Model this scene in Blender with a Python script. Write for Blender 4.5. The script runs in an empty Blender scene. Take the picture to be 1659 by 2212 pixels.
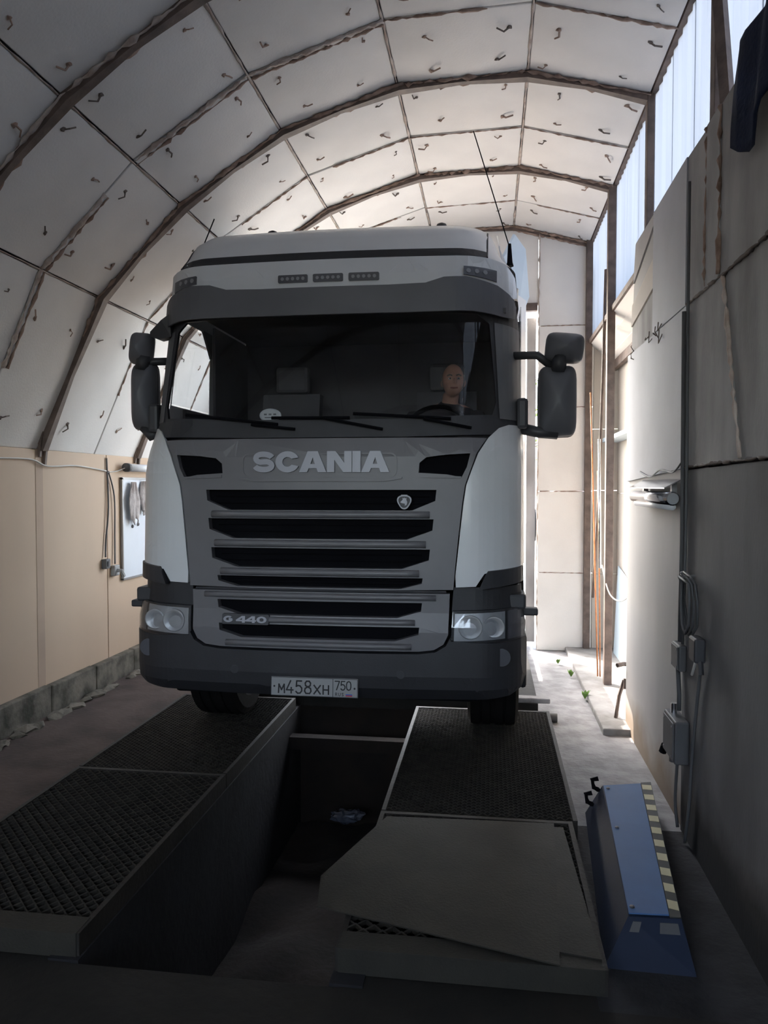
import bpy, bmesh, math, random
from mathutils import Vector, Matrix, noise
random.seed(7)
SC = bpy.context.scene
COL = SC.collection
PI = math.pi

# ------------------------------------------------------------------ camera
cam_d = bpy.data.cameras.new('camera')
cam_d.sensor_fit = 'HORIZONTAL'; cam_d.sensor_width = 36.0
cam_d.lens = 36.0*1660/1659
cam_d.clip_start = 0.05; cam_d.clip_end = 500
cam = bpy.data.objects.new('camera', cam_d); COL.objects.link(cam)
cam.location = (0, 0, 1.8)
cam.rotation_euler = (PI/2-math.atan(56/1660), 0, math.atan(230/1660))
SC.camera = cam
# ------------------------------------------------------------------ sky, sun, exposure
world = bpy.data.worlds.new('world'); SC.world = world; world.use_nodes = True
wn = world.node_tree.nodes; wl = world.node_tree.links
bg = wn['Background']
sky = wn.new('ShaderNodeTexSky'); sky.sky_type = 'NISHITA'; sky.sun_disc = False
sky.sun_elevation = math.radians(40); sky.sun_rotation = math.radians(-45); sky.altitude = 150
sky.air_density = 1.2; sky.dust_density = 3.5; sky.ozone_density = 1.5
hs_ = wn.new('ShaderNodeHueSaturation'); hs_.inputs['Saturation'].default_value = .55
wl.new(sky.outputs[0], hs_.inputs['Color']); wl.new(hs_.outputs[0], bg.inputs[0]); bg.inputs[1].default_value = 0.62
sun_d = bpy.data.lights.new('sun', 'SUN'); sun_d.energy = 3.5; sun_d.angle = math.radians(0.6); sun_d.color = (1, .93, .84)
sun = bpy.data.objects.new('sun', sun_d); COL.objects.link(sun); sun.location = (-8, 20, 15)
sun.rotation_euler = Vector((.707, -.707, -.84)).to_track_quat('-Z', 'Y').to_euler()
SC.view_settings.view_transform = 'Standard'; SC.view_settings.look = 'None'
SC.view_settings.gamma = 1.0; SC.view_settings.use_curve_mapping = False
SC.view_settings.exposure = 2.05

# ------------------------------------------------------------------ materials
MATS = {}
def mat(name, col, rough=.6, metal=0., amt=.12, scale=3., bump=0., bscale=40., col2=None, spec=.5, coat=0., stretch=None, detail=5):
    m = bpy.data.materials.new(name); m.use_nodes = True
    nt = m.node_tree; N = nt.nodes; L = nt.links; b = N['Principled BSDF']
    b.inputs['Roughness'].default_value = rough; b.inputs['Metallic'].default_value = metal
    b.inputs['Specular IOR Level'].default_value = spec; b.inputs['Coat Weight'].default_value = coat
    tc = N.new('ShaderNodeTexCoord'); src = tc.outputs['Object']
    if stretch:
        mp = N.new('ShaderNodeMapping'); mp.inputs['Scale'].default_value = stretch; L.new(src, mp.inputs[0]); src = mp.outputs[0]
    nz = N.new('ShaderNodeTexNoise'); nz.inputs['Scale'].default_value = scale; nz.inputs['Detail'].default_value = detail
    L.new(src, nz.inputs['Vector'])
    rp = N.new('ShaderNodeValToRGB'); L.new(nz.outputs['Fac'], rp.inputs[0])
    c2 = col2 or tuple(max(0, c*(1-2*amt)) for c in col)
    rp.color_ramp.elements[0].position = .35; rp.color_ramp.elements[0].color = (*c2, 1)
    rp.color_ramp.elements[1].position = .62; rp.color_ramp.elements[1].color = (*col, 1)
    L.new(rp.outputs[0], b.inputs['Base Color'])
    if bump:
        n2 = N.new('ShaderNodeTexNoise'); n2.inputs['Scale'].default_value = bscale; n2.inputs['Detail'].default_value = 4
        L.new(src, n2.inputs['Vector'])
        bp = N.new('ShaderNodeBump'); bp.inputs['Strength'].default_value = bump; bp.inputs['Distance'].default_value = .01
        L.new(n2.outputs['Fac'], bp.inputs['Height']); L.new(bp.outputs[0], b.inputs['Normal'])
    MATS[name] = m; return m
def glass_mat(name, tint, gloss=.04, rough=.02, fres=True):
    m = bpy.data.materials.new(name); m.use_nodes = True; nt = m.node_tree; N = nt.nodes; L = nt.links
    N.remove(N['Principled BSDF']); out = N['Material Output']
    tr = N.new('ShaderNodeBsdfTransparent'); tr.inputs[0].default_value = (*tint, 1)
    gl = N.new('ShaderNodeBsdfGlossy'); gl.inputs['Roughness'].default_value = rough
    mx = N.new('ShaderNodeMixShader'); fr = N.new('ShaderNodeFresnel'); gm = N.new('ShaderNodeNewGeometry'); mm_ = N.new('ShaderNodeMath'); mm_.operation = 'MULTIPLY_ADD'; mm_.inputs[1].default_value = 1/1.5-1.5; mm_.inputs[2].default_value = 1.5
    L.new(gm.outputs['Backfacing'], mm_.inputs[0]); L.new(mm_.outputs[0], fr.inputs[0])
    L.new(fr.outputs[0], mx.inputs[0]); L.new(tr.outputs[0], mx.inputs[1]); L.new(gl.outputs[0], mx.inputs[2]); L.new(mx.outputs[0], out.inputs[0])
    MATS[name] = m; return m
def sheet_mat(name, col):
    m = bpy.data.materials.new(name); m.use_nodes = True; nt = m.node_tree; N = nt.nodes; L = nt.links
    N.remove(N['Principled BSDF']); out = N['Material Output']
    tc = N.new('ShaderNodeTexCoord'); mp = N.new('ShaderNodeMapping'); mp.inputs['Scale'].default_value = (1, 7, .5)
    nz = N.new('ShaderNodeTexNoise'); nz.inputs['Scale'].default_value = 1.2; nz.inputs['Detail'].default_value = 3
    L.new(tc.outputs['Object'], mp.inputs[0]); L.new(mp.outputs[0], nz.inputs[0])
    rp = N.new('ShaderNodeValToRGB'); rp.color_ramp.elements[0].position = .3; rp.color_ramp.elements[1].position = .7
    rp.color_ramp.elements[0].color = (*[c*.86 for c in col], 1); rp.color_ramp.elements[1].color = (*col, 1); L.new(nz.outputs[0], rp.inputs[0])
    tl = N.new('ShaderNodeBsdfTranslucent'); df = N.new('ShaderNodeBsdfDiffuse'); mx = N.new('ShaderNodeMixShader'); mx.inputs[0].default_value = .25
    L.new(rp.outputs[0], tl.inputs[0]); L.new(rp.outputs[0], df.inputs[0])
    L.new(tl.outputs[0], mx.inputs[1]); L.new(df.outputs[0], mx.inputs[2]); L.new(mx.outputs[0], out.inputs[0])
    MATS[name] = m; return m

M_FOAMBOARD = mat('foam_board', (.80, .77, .74), .8, amt=.035, scale=2.0, bump=.15, bscale=60)
M_BOARD2 = mat('foam_board_warm', (.60, .55, .49), .8, amt=.05, scale=1.5, bump=.12, bscale=50)
M_CREAM = mat('cream_wall_sheet', (.60, .44, .31), .65, amt=.05, scale=.9, bump=.05, bscale=20, stretch=(1, 1, .35))
M_GREYBOARD = mat('dirty_grey_board', (.42, .41, .405), .85, col2=(.25, .24, .235), scale=2.2, bump=.15, bscale=50, stretch=(1, 1.5, .5))
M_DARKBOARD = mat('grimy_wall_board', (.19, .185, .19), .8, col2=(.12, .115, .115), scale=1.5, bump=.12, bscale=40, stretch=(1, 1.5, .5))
M_WHITEBOARD = mat('clean_white_board', (.48, .49, .53), .7, amt=.05, scale=2.5, bump=.08, bscale=30)
M_SMOOTHWALL = mat('smooth_pale_wall', (.45, .435, .425), .7, amt=.10, scale=1.3, bump=.05, bscale=14, stretch=(1, 1, .5))
M_FOAM = mat('aged_foam', (.38, .27, .215), .9, col2=(.22, .14, .105), scale=14, bump=.5, bscale=60)
M_FOAM2 = mat('pale_foam', (.56, .48, .43), .9, col2=(.40, .31, .26), scale=12, bump=.5, bscale=60)
M_RUST = mat('brown_primed_steel', (.155, .108, .088), .6, col2=(.085, .06, .05), scale=10, bump=.2, bscale=60)
M_WIRE = mat('dark_wire', (.16, .125, .105), .7, amt=.1)
M_CONC = mat('worn_concrete', (.30, .29, .285), .85, col2=(.19, .18, .175), scale=5, bump=.6, bscale=25)
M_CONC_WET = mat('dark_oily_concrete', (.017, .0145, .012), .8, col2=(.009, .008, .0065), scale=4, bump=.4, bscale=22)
M_CONC_PINK = mat('reddish_dusty_concrete', (.095, .066, .055), .9, col2=(.052, .036, .030), scale=3.5, bump=.5, bscale=30)
M_CONC_DIM = mat('greyish_shaded_concrete', (.030, .030, .034), .85, col2=(.014, .014, .016), scale=5, bump=.7, bscale=26)  # shade on the near end of the right floor strip, put into the colour
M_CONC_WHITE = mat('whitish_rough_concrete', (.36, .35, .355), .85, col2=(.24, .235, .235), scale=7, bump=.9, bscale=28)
M_PLINTH = mat('mossy_concrete_plinth', (.19, .165, .13), .9, col2=(.055, .052, .036), scale=6, bump=.8, bscale=22)
M_PIT = mat('oily_pit_wall', (.014, .014, .018), .8, col2=(.008, .008, .010), scale=4, bump=.3, bscale=20)
M_PITDIRT = mat('brown_pit_floor', (.016, .010, .007), .95, col2=(.008, .0055, .0045), scale=3, bump=.6, bscale=20)
M_STRIP = mat('brownish_cream_strip', (.50, .36, .26), .7, amt=.05)
M_GRAVEL = mat('bright_gravel', (.50, .43, .35), .95, col2=(.33, .28, .23), scale=30, bump=1., bscale=60)
M_GRATE = mat('dark_mesh_steel', (.034, .030, .024), .6, metal=.2, col2=(.018, .016, .013), scale=12, bump=.2, bscale=50)
M_GRATE2 = mat('worn_ramp_steel', (.024, .021, .017), .7, metal=.1, col2=(.03, .027, .025), scale=7, bump=.3, bscale=40)
M_PLATE = mat('dull_sheet_steel', (.033, .031, .024), .7, metal=.0, col2=(.022, .021, .017), scale=4, bump=.25, bscale=90)
M_WHITE = mat('white_truck_paint', (.72, .73, .75), .32, amt=.02, scale=2, coat=.3)
M_GREYP = mat('silver_grey_plastic', (.165, .160, .170), .42, amt=.05, scale=4)
M_LETTER = mat('satin_silver', (.36, .365, .41), .4, metal=.05, amt=.03)
M_BLACKP = mat('black_plastic', (.046, .046, .052), .5, amt=.1, scale=6)
M_VISOR = mat('smoky_visor_plastic', (.125, .125, .138), .45, amt=.06, scale=3)
M_DARKP = mat('dark_grey_plastic', (.034, .034, .039), .55, amt=.10, scale=3, bump=.1, bscale=120)
M_PILLAR = mat('pillar_grey_plastic', (.16, .16, .17), .5, amt=.05, scale=3)
M_BLACK = mat('matt_black', (.006, .006, .008), .85, amt=.1, spec=.08)
M_INT = mat('dark_cab_trim', (.13, .128, .14), .8, amt=.1)
M_RUBBER = mat('tyre_rubber', (.013, .012, .012), .9, amt=.15, bump=.2, bscale=70, spec=.1)
M_CHROME = mat('chrome', (.75, .76, .78), .16, metal=1., amt=.02)
M_STEEL = mat('grey_steel', (.32, .32, .33), .4, metal=.8, amt=.1)
M_LAMPG = mat('headlamp_reflector', (.42, .42, .43), .4, metal=.3, amt=.06, scale=9)
M_LED = mat('grey_marker_lens', (.10, .10, .115), .3, amt=.1)
M_LEDDOT = mat('marker_diode', (.30, .30, .32), .3, amt=.05)
M_AMBER = mat('amber_lens', (.50, .22, .07), .3, amt=.05)
M_PLATEW = mat('plate_white', (.33, .33, .33), .45, amt=.03)
M_INK = mat('plate_black', (.012, .012, .014), .5, amt=.05)
M_FLAGB = mat('flag_blue', (.03, .12, .5), .5, amt=.02); M_FLAGR = mat('flag_red', (.55, .03, .03), .5, amt=.02)
M_BLUE = mat('shaded_blue_enamel', (.003, .013, .042), .7, amt=.06, scale=5, bump=.05, bscale=50)  # housing sides: shade is put into this darker blue
M_BLUEL = mat('lit_blue_enamel', (.070, .165, .36), .6, amt=.06, scale=5)  # same blue made lighter: light from above painted into the lid
M_HAZY = mat('hazard_cream', (.62, .57, .36), .6, amt=.06); M_HAZB = mat('hazard_dark', (.045, .05, .045), .6, amt=.1)
M_CLOTHB = mat('dark_blue_cloth', (.012, .022, .065), .9, amt=.2, scale=6, bump=.3, bscale=60)
M_BOXGREY = mat('grey_box_plastic', (.10, .10, .105), .55, amt=.1)
M_CABLE = mat('grey_cable', (.10, .10, .105), .6, amt=.08); M_CABLEW = mat('white_cable', (.62, .60, .56), .6, amt=.05)
M_ORANGE = mat('orange_rope', (.62, .24, .09), .7, amt=.15, scale=30)
M_TUBE = mat('white_lamp_tube', (.80, .82, .86), .3, amt=.02)
M_WBOARD = mat('white_enamel_board', (.74, .79, .86), .3, amt=.02)
M_RAG = mat('dirty_white_rag', (.58, .54, .53), .9, col2=(.38, .34, .33), scale=12, bump=.4, bscale=60)
M_SKIN = mat('skin', (.50, .28, .21), .5, amt=.06, scale=14); M_HAIR = mat('grey_hair', (.20, .19, .18), .8, amt=.1, scale=60)
M_JACKET = mat('dark_jacket', (.040, .036, .042), .9, amt=.15, scale=9)
M_EYE = mat('eye_white', (.7, .7, .7), .2, amt=.01)
M_LEAF = mat('green_leaf', (.16, .30, .05), .6, amt=.25, scale=8); M_BARK = mat('bark', (.10, .075, .055), .9, amt=.2, bump=.6)
M_PINKW = mat('pale_pink_render', (.62, .52, .50), .85, amt=.06); M_BLUESTEEL = mat('pale_blue_sheet', (.50, .60, .68), .5, amt=.05)
M_SHEET = sheet_mat('translucent_sheet', (.20, .22, .255))
M_SHEET2 = sheet_mat('clear_gable_sheet', (.92, .86, .78))
M_GLASS = glass_mat('cab_glass', (.90, .92, .93)); M_CLEAR = glass_mat('clear_lens', (.96, .97, .98), rough=.03)
M_PLASTICBAG = mat('clear_grey_film', (.09, .10, .13), .2, amt=.2, scale=12)
M_FAIR = mat('bluish_white_fairing', (.55, .66, .76), .35, amt=.03)

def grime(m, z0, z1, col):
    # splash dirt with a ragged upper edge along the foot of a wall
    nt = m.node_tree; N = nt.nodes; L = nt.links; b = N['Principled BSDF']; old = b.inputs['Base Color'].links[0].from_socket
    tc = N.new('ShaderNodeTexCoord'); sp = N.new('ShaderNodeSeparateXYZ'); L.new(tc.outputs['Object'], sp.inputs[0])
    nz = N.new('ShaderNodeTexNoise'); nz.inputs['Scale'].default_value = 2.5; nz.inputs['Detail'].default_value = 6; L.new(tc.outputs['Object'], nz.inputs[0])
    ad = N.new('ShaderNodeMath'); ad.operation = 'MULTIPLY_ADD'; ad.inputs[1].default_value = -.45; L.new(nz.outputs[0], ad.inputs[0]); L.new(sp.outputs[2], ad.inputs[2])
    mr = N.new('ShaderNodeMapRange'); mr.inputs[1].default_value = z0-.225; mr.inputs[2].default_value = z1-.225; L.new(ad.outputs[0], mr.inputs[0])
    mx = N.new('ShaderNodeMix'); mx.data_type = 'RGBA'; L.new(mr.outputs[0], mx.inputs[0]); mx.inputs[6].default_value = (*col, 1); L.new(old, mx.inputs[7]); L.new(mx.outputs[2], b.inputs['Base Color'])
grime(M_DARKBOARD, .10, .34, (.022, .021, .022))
grime(M_SMOOTHWALL, -.02, .22, (.20, .15, .11))
# ------------------------------------------------------------------ helpers
def children(o): return o.children
def link(name, bm, m, parent=None, loc=None, smooth=False, kind=None, label=None):
    bmesh.ops.recalc_face_normals(bm, faces=bm.faces)
    me = bpy.data.meshes.new(name); bm.to_mesh(me); bm.free()
    for mm in (m if isinstance(m, (list, tuple)) else [m]): me.materials.append(mm)
    if smooth:
        for p in me.polygons: p.use_smooth = True
    o = bpy.data.objects.new(name, me); COL.objects.link(o)
    if parent: o.parent = parent
    if loc: o.location = loc
    if kind: o['kind'] = kind
    if label: o['label'] = label
    return o
def empty(name, loc, rz=0):
    o = bpy.data.objects.new(name, None); o.empty_display_size = .1; COL.objects.link(o); o.location = loc; o.rotation_euler.z = rz; return o
def tag(o, label, cat, group=None):
    o['label'] = label; o['category'] = cat
    if group: o['group'] = group
    return o
def struct(name, loc=(0, 0, 0)):
    o = empty(name, loc); o['kind'] = 'structure'; return o
def box(bm, c, s, R=None, bev=0):
    r = bmesh.ops.create_cube(bm, size=1.0)
    vs = r['verts']
    M = Matrix.Translation(c) @ (R.to_4x4() if R else Matrix.Identity(4)) @ Matrix.Diagonal((*s, 1))
    bmesh.ops.transform(bm, matrix=M, verts=vs)
    if bev:
        es = {e for v in vs for e in v.link_edges}
        bmesh.ops.bevel(bm, geom=list(es), offset=bev, segments=2, affect='EDGES', profile=.5)
    return vs
def BX(x0, x1, y0, y1, z0, z1, bev=0):
    bm = bmesh.new(); box(bm, ((x0+x1)/2, (y0+y1)/2, (z0+z1)/2), (abs(x1-x0), abs(y1-y0), abs(z1-z0)), None, bev); return bm
def tube(bm, pts, r, n=8, rf=None, cap=True, sq=(1, 1)):
    pts = [Vector(p) for p in pts]; rings = []
    t0 = (pts[1]-pts[0]).normalized(); up = Vector((0, 0, 1)) if abs(t0.z) < .9 else Vector((1, 0, 0))
    for i, p in enumerate(pts):
        t = (pts[min(i+1, len(pts)-1)]-pts[max(i-1, 0)]).normalized()
        s = t.cross(up)
        if s.length < 1e-4: s = t.cross(Vector((0, 1, 0)))
        s.normalize(); u = s.cross(t)
        rr = rf(i/(len(pts)-1)) if rf else r
        rings.append([bm.verts.new(p+(s*math.cos(a)*sq[0]+u*math.sin(a)*sq[1])*rr) for a in [2*PI*k/n for k in range(n)]])
    for a, b in zip(rings, rings[1:]):
        for k in range(n): bm.faces.new((a[k], a[(k+1) % n], b[(k+1) % n], b[k]))
    if cap: bm.faces.new(rings[0]); bm.faces.new(rings[-1])
def TB(pts, r, n=8, **k):
    bm = bmesh.new(); tube(bm, pts, r, n, **k); return bm
def lathe(bm, prof, n=24, axis='Z', c=(0, 0, 0)):
    # prof: list of (radius, height)
    rings = []
    for r, h in prof:
        ring = []
        for k in range(n):
            a = 2*PI*k/n; x, y, z = r*math.cos(a), r*math.sin(a), h
            if axis == 'X': x, y, z = z, x, y
            if axis == 'Y': x, y, z = x, z, y
            ring.append(bm.verts.new((x+c[0], y+c[1], z+c[2])))
        rings.append(ring)
    for a, b in zip(rings, rings[1:]):
        for k in range(n): bm.faces.new((a[k], a[(k+1) % n], b[(k+1) % n], b[k]))
    bm.faces.new(rings[0]); bm.faces.new(rings[-1])
def prism(bm, poly, d, h):
    """poly: 3D points of one face, d: offset vector for the other face"""
    a = [bm.verts.new(p) for p in poly]; b = [bm.verts.new(Vector(p)+Vector(d)) for p in poly]
    bm.faces.new(a); bm.faces.new(b[::-1])
    n = len(a)
    for i in range(n): bm.faces.new((a[i], b[i], b[(i+1) % n], a[(i+1) % n]))
def PR(poly, d):
    bm = bmesh.new(); prism(bm, poly, d, 0); return bm
def lerp(a, b, t): return a+(b-a)*t
def interp(x, X, Y):
    if x <= X[0]: return Y[0]
    for i in range(len(X)-1):
        if x <= X[i+1]: return lerp(Y[i], Y[i+1], (x-X[i])/(X[i+1]-X[i]))
    return Y[-1]
def bead(pts, r, jit, m, parent, name='foam_seam', seg=.03, n=6, sq=(1, .6)):
    """an uneven bead of expanding foam along a polyline"""
    out = []; P = [Vector(p) for p in pts]
    for a, b in zip(P, P[1:]):
        k = max(2, int((b-a).length/seg))
        for i in range(k): out.append(a.lerp(b, i/k))
    out.append(P[-1])
    rs = [r*(1+jit*random.uniform(-1, 1.2)) for _ in out]
    for i in range(len(out)):
        if random.random() < .08: rs[i] *= .35
    out = [p+Vector((random.uniform(-1, 1), random.uniform(-1, 1), random.uniform(-1, 1)))*r*jit*.4 for p in out]
    bm = bmesh.new(); tube(bm, out, r, n, rf=lambda t: rs[min(len(rs)-1, int(round(t*(len(rs)-1))))], sq=sq)
    return link(name, bm, m, parent, smooth=True)

# ================================================================== SETTING
YN, YB = -4.0, 9.0            # hall front (behind the viewer) and back wall
# ---- floor
floor = struct('floor')
def slab(bm, m): return link('slab', bm, m, floor)
slab(BX(-3.7, -2.60, 2.80, 9.2, -.4, -.035), M_CONC_PINK)
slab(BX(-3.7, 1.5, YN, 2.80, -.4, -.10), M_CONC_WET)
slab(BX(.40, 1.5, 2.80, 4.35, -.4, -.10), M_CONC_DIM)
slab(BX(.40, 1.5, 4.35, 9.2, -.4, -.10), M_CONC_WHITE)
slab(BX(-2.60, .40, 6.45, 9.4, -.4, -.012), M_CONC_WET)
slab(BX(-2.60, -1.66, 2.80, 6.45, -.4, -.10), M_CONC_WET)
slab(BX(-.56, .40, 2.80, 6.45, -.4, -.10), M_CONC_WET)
pit_l = link('pit_wall', BX(-1.75, -1.62, 2.805, 6.5, -1.3, -.09), M_PIT, floor)
pit_r = link('pit_wall', BX(-.60, -.47, 2.805, 6.5, -1.3, -.09), M_PIT, floor)
pit_e = link('pit_wall', BX(-1.62, -.60, 6.43, 6.5, -1.3, -.10), M_PITDIRT, floor)
link('pit_wall', BX(-1.62, -.60, 2.68, 2.80, -1.3, -.12), M_PIT, floor)
bm = bmesh.new(); bmesh.ops.create_grid(bm, x_segments=16, y_segments=40, size=.5)
for v in bm.verts:
    x, y = -1.11+v.co.x*1.04, 4.55+v.co.y*3.6
    v.co = (x, y, -1.05+.10*noise.noise((x*2.3, y*1.7, 1))+.03*noise.noise((x*9, y*9, 2))+.10*(x+1.1))
link('pit_floor', bm, M_PITDIRT, floor, smooth=True)
# raised strip of concrete along the posts
link('kerb', BX(.86, 1.5, 5.98, 9.0, -.12, -.05, .01), M_CONC, floor)
ground = struct('ground')
bm = bmesh.new(); bmesh.ops.create_grid(bm, x_segments=40, y_segments=40, size=.5)
for v in bm.verts:
    x, y = v.co.x*60, 24.2+v.co.y*30
    v.co = (x, y, -.13+.05*noise.noise((x*.6, y*.6, 0)))
link('gravel', bm, M_GRAVEL, ground)
link('gravel', BX(1.55, 30, YN-6, 9.2, -.5, -.2), M_GRAVEL, ground)
link('gravel', BX(-30, -3.75, YN-6, 9.2, -.5, -.2), M_GRAVEL, ground)

# ---- left wall: cream sheets over a concrete plinth
wl_ = struct('wall_left')
ys = [YN, .15, 2.35, 4.55, 6.755, 9.0]
for a, b in zip(ys, ys[1:]):
    link('panel', BX(-3.62, -3.55, a+.006, b-.006, .15, 2.09, .004), M_CREAM, wl_)
    link('joint_strip', BX(-3.60, -3.562, b-.01, b+.01, .15, 2.09), M_RUST, wl_)
for y in (2.4, 4.05, 5.67):
    link('cover_strip', BX(-3.56, -3.547, y-.05, y+.05, .20, 2.085, .001), M_STRIP, wl_)
bl = struct('baseboard_left')
y = YN
k = 0
while y < 9:
    w = random.uniform(.55, .8); h = random.uniform(.18, .205)
    bm = BX(-3.64, -3.495+random.uniform(-.006, .01), y+.003, min(9, y+w)-.003, -.06, h, .012)
    link('block', bm, M_PLINTH, bl); y += w; k += 1
# crumbled mortar and dirt along the plinth
bm = bmesh.new()
for i in range(60):
    y = random.uniform(3.5, 9); s = random.uniform(.02, .07)
    r = bmesh.ops.create_icosphere(bm, subdivisions=1, radius=s)
    for v in r['verts']: v.co = Vector((v.co.x*random.uniform(.7, 1.3)-3.43+random.uniform(-.03, .05), v.co.y*2+y, v.co.z*.6-.03))
o = link('rubble', bm, M_PLINTH, bl, kind='stuff')

# ---- vaulted ceiling of foam boards between steel ribs
ARCH = [(-3.56, 2.08), (-3.03, 3.27), (-2.36, 3.95), (-1.57, 4.46), (-.69, 4.735), (.25, 4.765), (1.10, 4.54)]
RIBS = [.75, 2.40, 4.05, 5.70, 7.35, 9.0]
ceil = struct('ceiling')
clips = []
for variant in range(3):
    bm = bmesh.new()
    bmesh.ops.create_icosphere(bm, subdivisions=1, radius=.011)
    for v in bm.verts: v.co.z *= .5; v.co += Vector((random.uniform(-1, 1), random.uniform(-1, 1), 0))*.004
    a = random.uniform(0, 6.28)
    tube(bm, [(0, 0, 0), (math.cos(a)*.02, math.sin(a)*.02, -.012), (math.cos(a+.4)*.045, math.sin(a+.4)*.045, -.006)], .0035, 4)
    me = bpy.data.meshes.new('clip'); bm.to_mesh(me); bm.free(); me.materials.append(M_FOAM if variant else M_WIRE); clips.append(me)
hb = [YN]+sorted(RIBS+[(a+b)/2+.02 for a, b in zip(RIBS, RIBS[1:])])
for fi in range(6):
    (x0, z0), (x1, z1) = ARCH[fi], ARCH[fi+1]
    d = Vector((x1-x0, 0, z1-z0)); L = d.length; d.normalize(); nrm = Vector((-d.z, 0, d.x))   # outwards/up
    for a, b in zip(hb, hb[1:]):
        mid = Vector(((x0+x1)/2, (a+b)/2, (z0+z1)/2))
        R = Matrix((d, Vector((0, 1, 0)), nrm)).transposed()
        bm = bmesh.new(); box(bm, (0, 0, .03), (L-.016+random.uniform(-.004, 0), b-a-.016, .06), None, .006)
        o = link('panel', bm, M_FOAMBOARD, ceil)
        tilt = Matrix.Rotation(random.uniform(-.006, .006), 3, 'Y') @ Matrix.Rotation(random.uniform(-.006, .006), 3, 'X')
        o.matrix_local = Matrix.Translation(mid+nrm*random.uniform(0, .006)) @ (R @ tilt).to_4x4()
        if b > 3.0:
            for k in range(4):
                c = bpy.data.objects.new('clip', random.choice(clips)); COL.objects.link(c); c.parent = o
                c.location = ((-.30, .30, -.28, .28)[k]*L+random.uniform(-.08, .08), (-.25, -.25, .25, .25)[k]*(b-a)*1.1+random.uniform(-.06, .06), -.002)
                s = random.uniform(1., 2.1); c.scale = (s, s, s); c.rotation_euler.z = random.uniform(0, 6.28)
    # foam across the middle of each bay
    for i, (a, b) in enumerate(zip(RIBS, RIBS[1:])):
        if b < 3: continue
        y = (a+b)/2+.02; i0 = d*.06
        t0, t1 = (0.0, 1.0) if random.random() < .6 else ((0.0, .7) if random.random() < .5 else (.25, 1))
        if fi == 0: t0, t1 = .45, 1
        p0 = Vector((x0, y, z0))+d*L*t0-nrm*.004; p1 = Vector((x0, y, z0))+d*L*t1-nrm*.004
        rr = .015 if (i == 1 or i == 2) else .009
        bead([p0, p1], rr if fi < 4 else rr*.75, .75, M_FOAM if fi > 3 or i > 2 else M_FOAM2, ceil)
        if i == 2 and fi < 4: bead([p0+Vector((0, .05, 0)), p1+Vector((0, .045, 0))], .010, .8, M_FOAM, ceil)
        # broken foam strings beside the long joints
    if fi > 0:
        for a, b in zip(RIBS, RIBS[1:]):
            if b > 3: bead([Vector((x0, a+.05, z0-.004)), Vector((x0, b-.05, z0-.004))], .008, .6, M_FOAM2, ceil, 'joint_foam', seg=.07, sq=(1, .5))
# outer roof sheeting closes the vault above the boards
bm = bmesh.new(); cen = Vector((.2, 0, 2.0)); ra = []; rb = []
for i, (x, z) in enumerate([(-3.56, 1.9)]+ARCH+[(1.20, 4.51)]):
    n = (Vector((x, 0, z))-cen).normalized() if 0 < i < 7 else Vector((-1, 0, 0) if i == 0 else (0, 0, 1))
    p = Vector((x, 0, z))+n*.11; ra.append(bm.verts.new((p.x, YN, p.z))); rb.append(bm.verts.new((p.x, 9.1, p.z)))
for i in range(len(ra)-1): bm.faces.new((ra[i], ra[i+1], rb[i+1], rb[i]))
o = link('roof_sheet', bm, M_GREYBOARD, ceil); o.modifiers.new('depth', 'SOLIDIFY').thickness = .01
# end gable board seen above everything else is part of the back wall
# ---- steel ribs, each an arched trim with foam along its edges
for i, y in enumerate(RIBS):
    t = struct('trim_%d' % (i+1))
    bm = bmesh.new(); W = .028; inn = []; outr = []
    cen = Vector((.2, 0, 2.0))
    # swell at the vertices: gusseted corners
    pts = []
    for (x0, z0), (x1, z1) in zip(ARCH, ARCH[1:]):
        for k in range(8): pts.append((lerp(x0, x1, k/8), lerp(z0, z1, k/8), min(k, 8-k)/4))
    pts.append((*ARCH[-1], 0))
    rows = []
    for x, z, q in pts:
        n = (Vector((x, 0, z))-cen); n.y = 0; n.normalize()
        w = W*(1.3-.5*q); dep = .030+.022*(1-q)
        P = Vector((x, y, z))
        rows.append([bm.verts.new(P+n*.05+Vector((0, -w, 0))), bm.verts.new(P-n*dep+Vector((0, -w, 0))), bm.verts.new(P-n*dep+Vector((0, w, 0))), bm.verts.new(P+n*.05+Vector((0, w, 0)))])
    for a, b in zip(rows, rows[1:]):
        for k in range(4): bm.faces.new((a[k], a[(k+1) % 4], b[(k+1) % 4], b[k]))
    bm.faces.new(rows[0]); bm.faces.new(rows[-1])
    link('rib', bm, M_RUST, t)
    if y > 3:
        for s in (-1, 1):
            path = [Vector((x, y+s*(W*1.25), z))-((Vector((x, 0, z))-cen).normalized())*.012 for x, z, q in pts[6:]]
            bead(path, .015, .85, M_FOAM2 if (s < 0 and y < 5) else M_FOAM, t, 'foam_edge')
        for s in (-1, 1):      # feet of the rib coming down over the cream sheets
            link('rib_foot', PR([(-3.54, y+s*.035-.012, 2.25), (-3.50, y+s*.035-.012, 2.25), (-3.53, y+s*.035-.012, 2.00-.03*s), (-3.548, y+s*.035-.012, 2.00-.03*s)], (0, .024, 0)), M_RUST, t)

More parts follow.
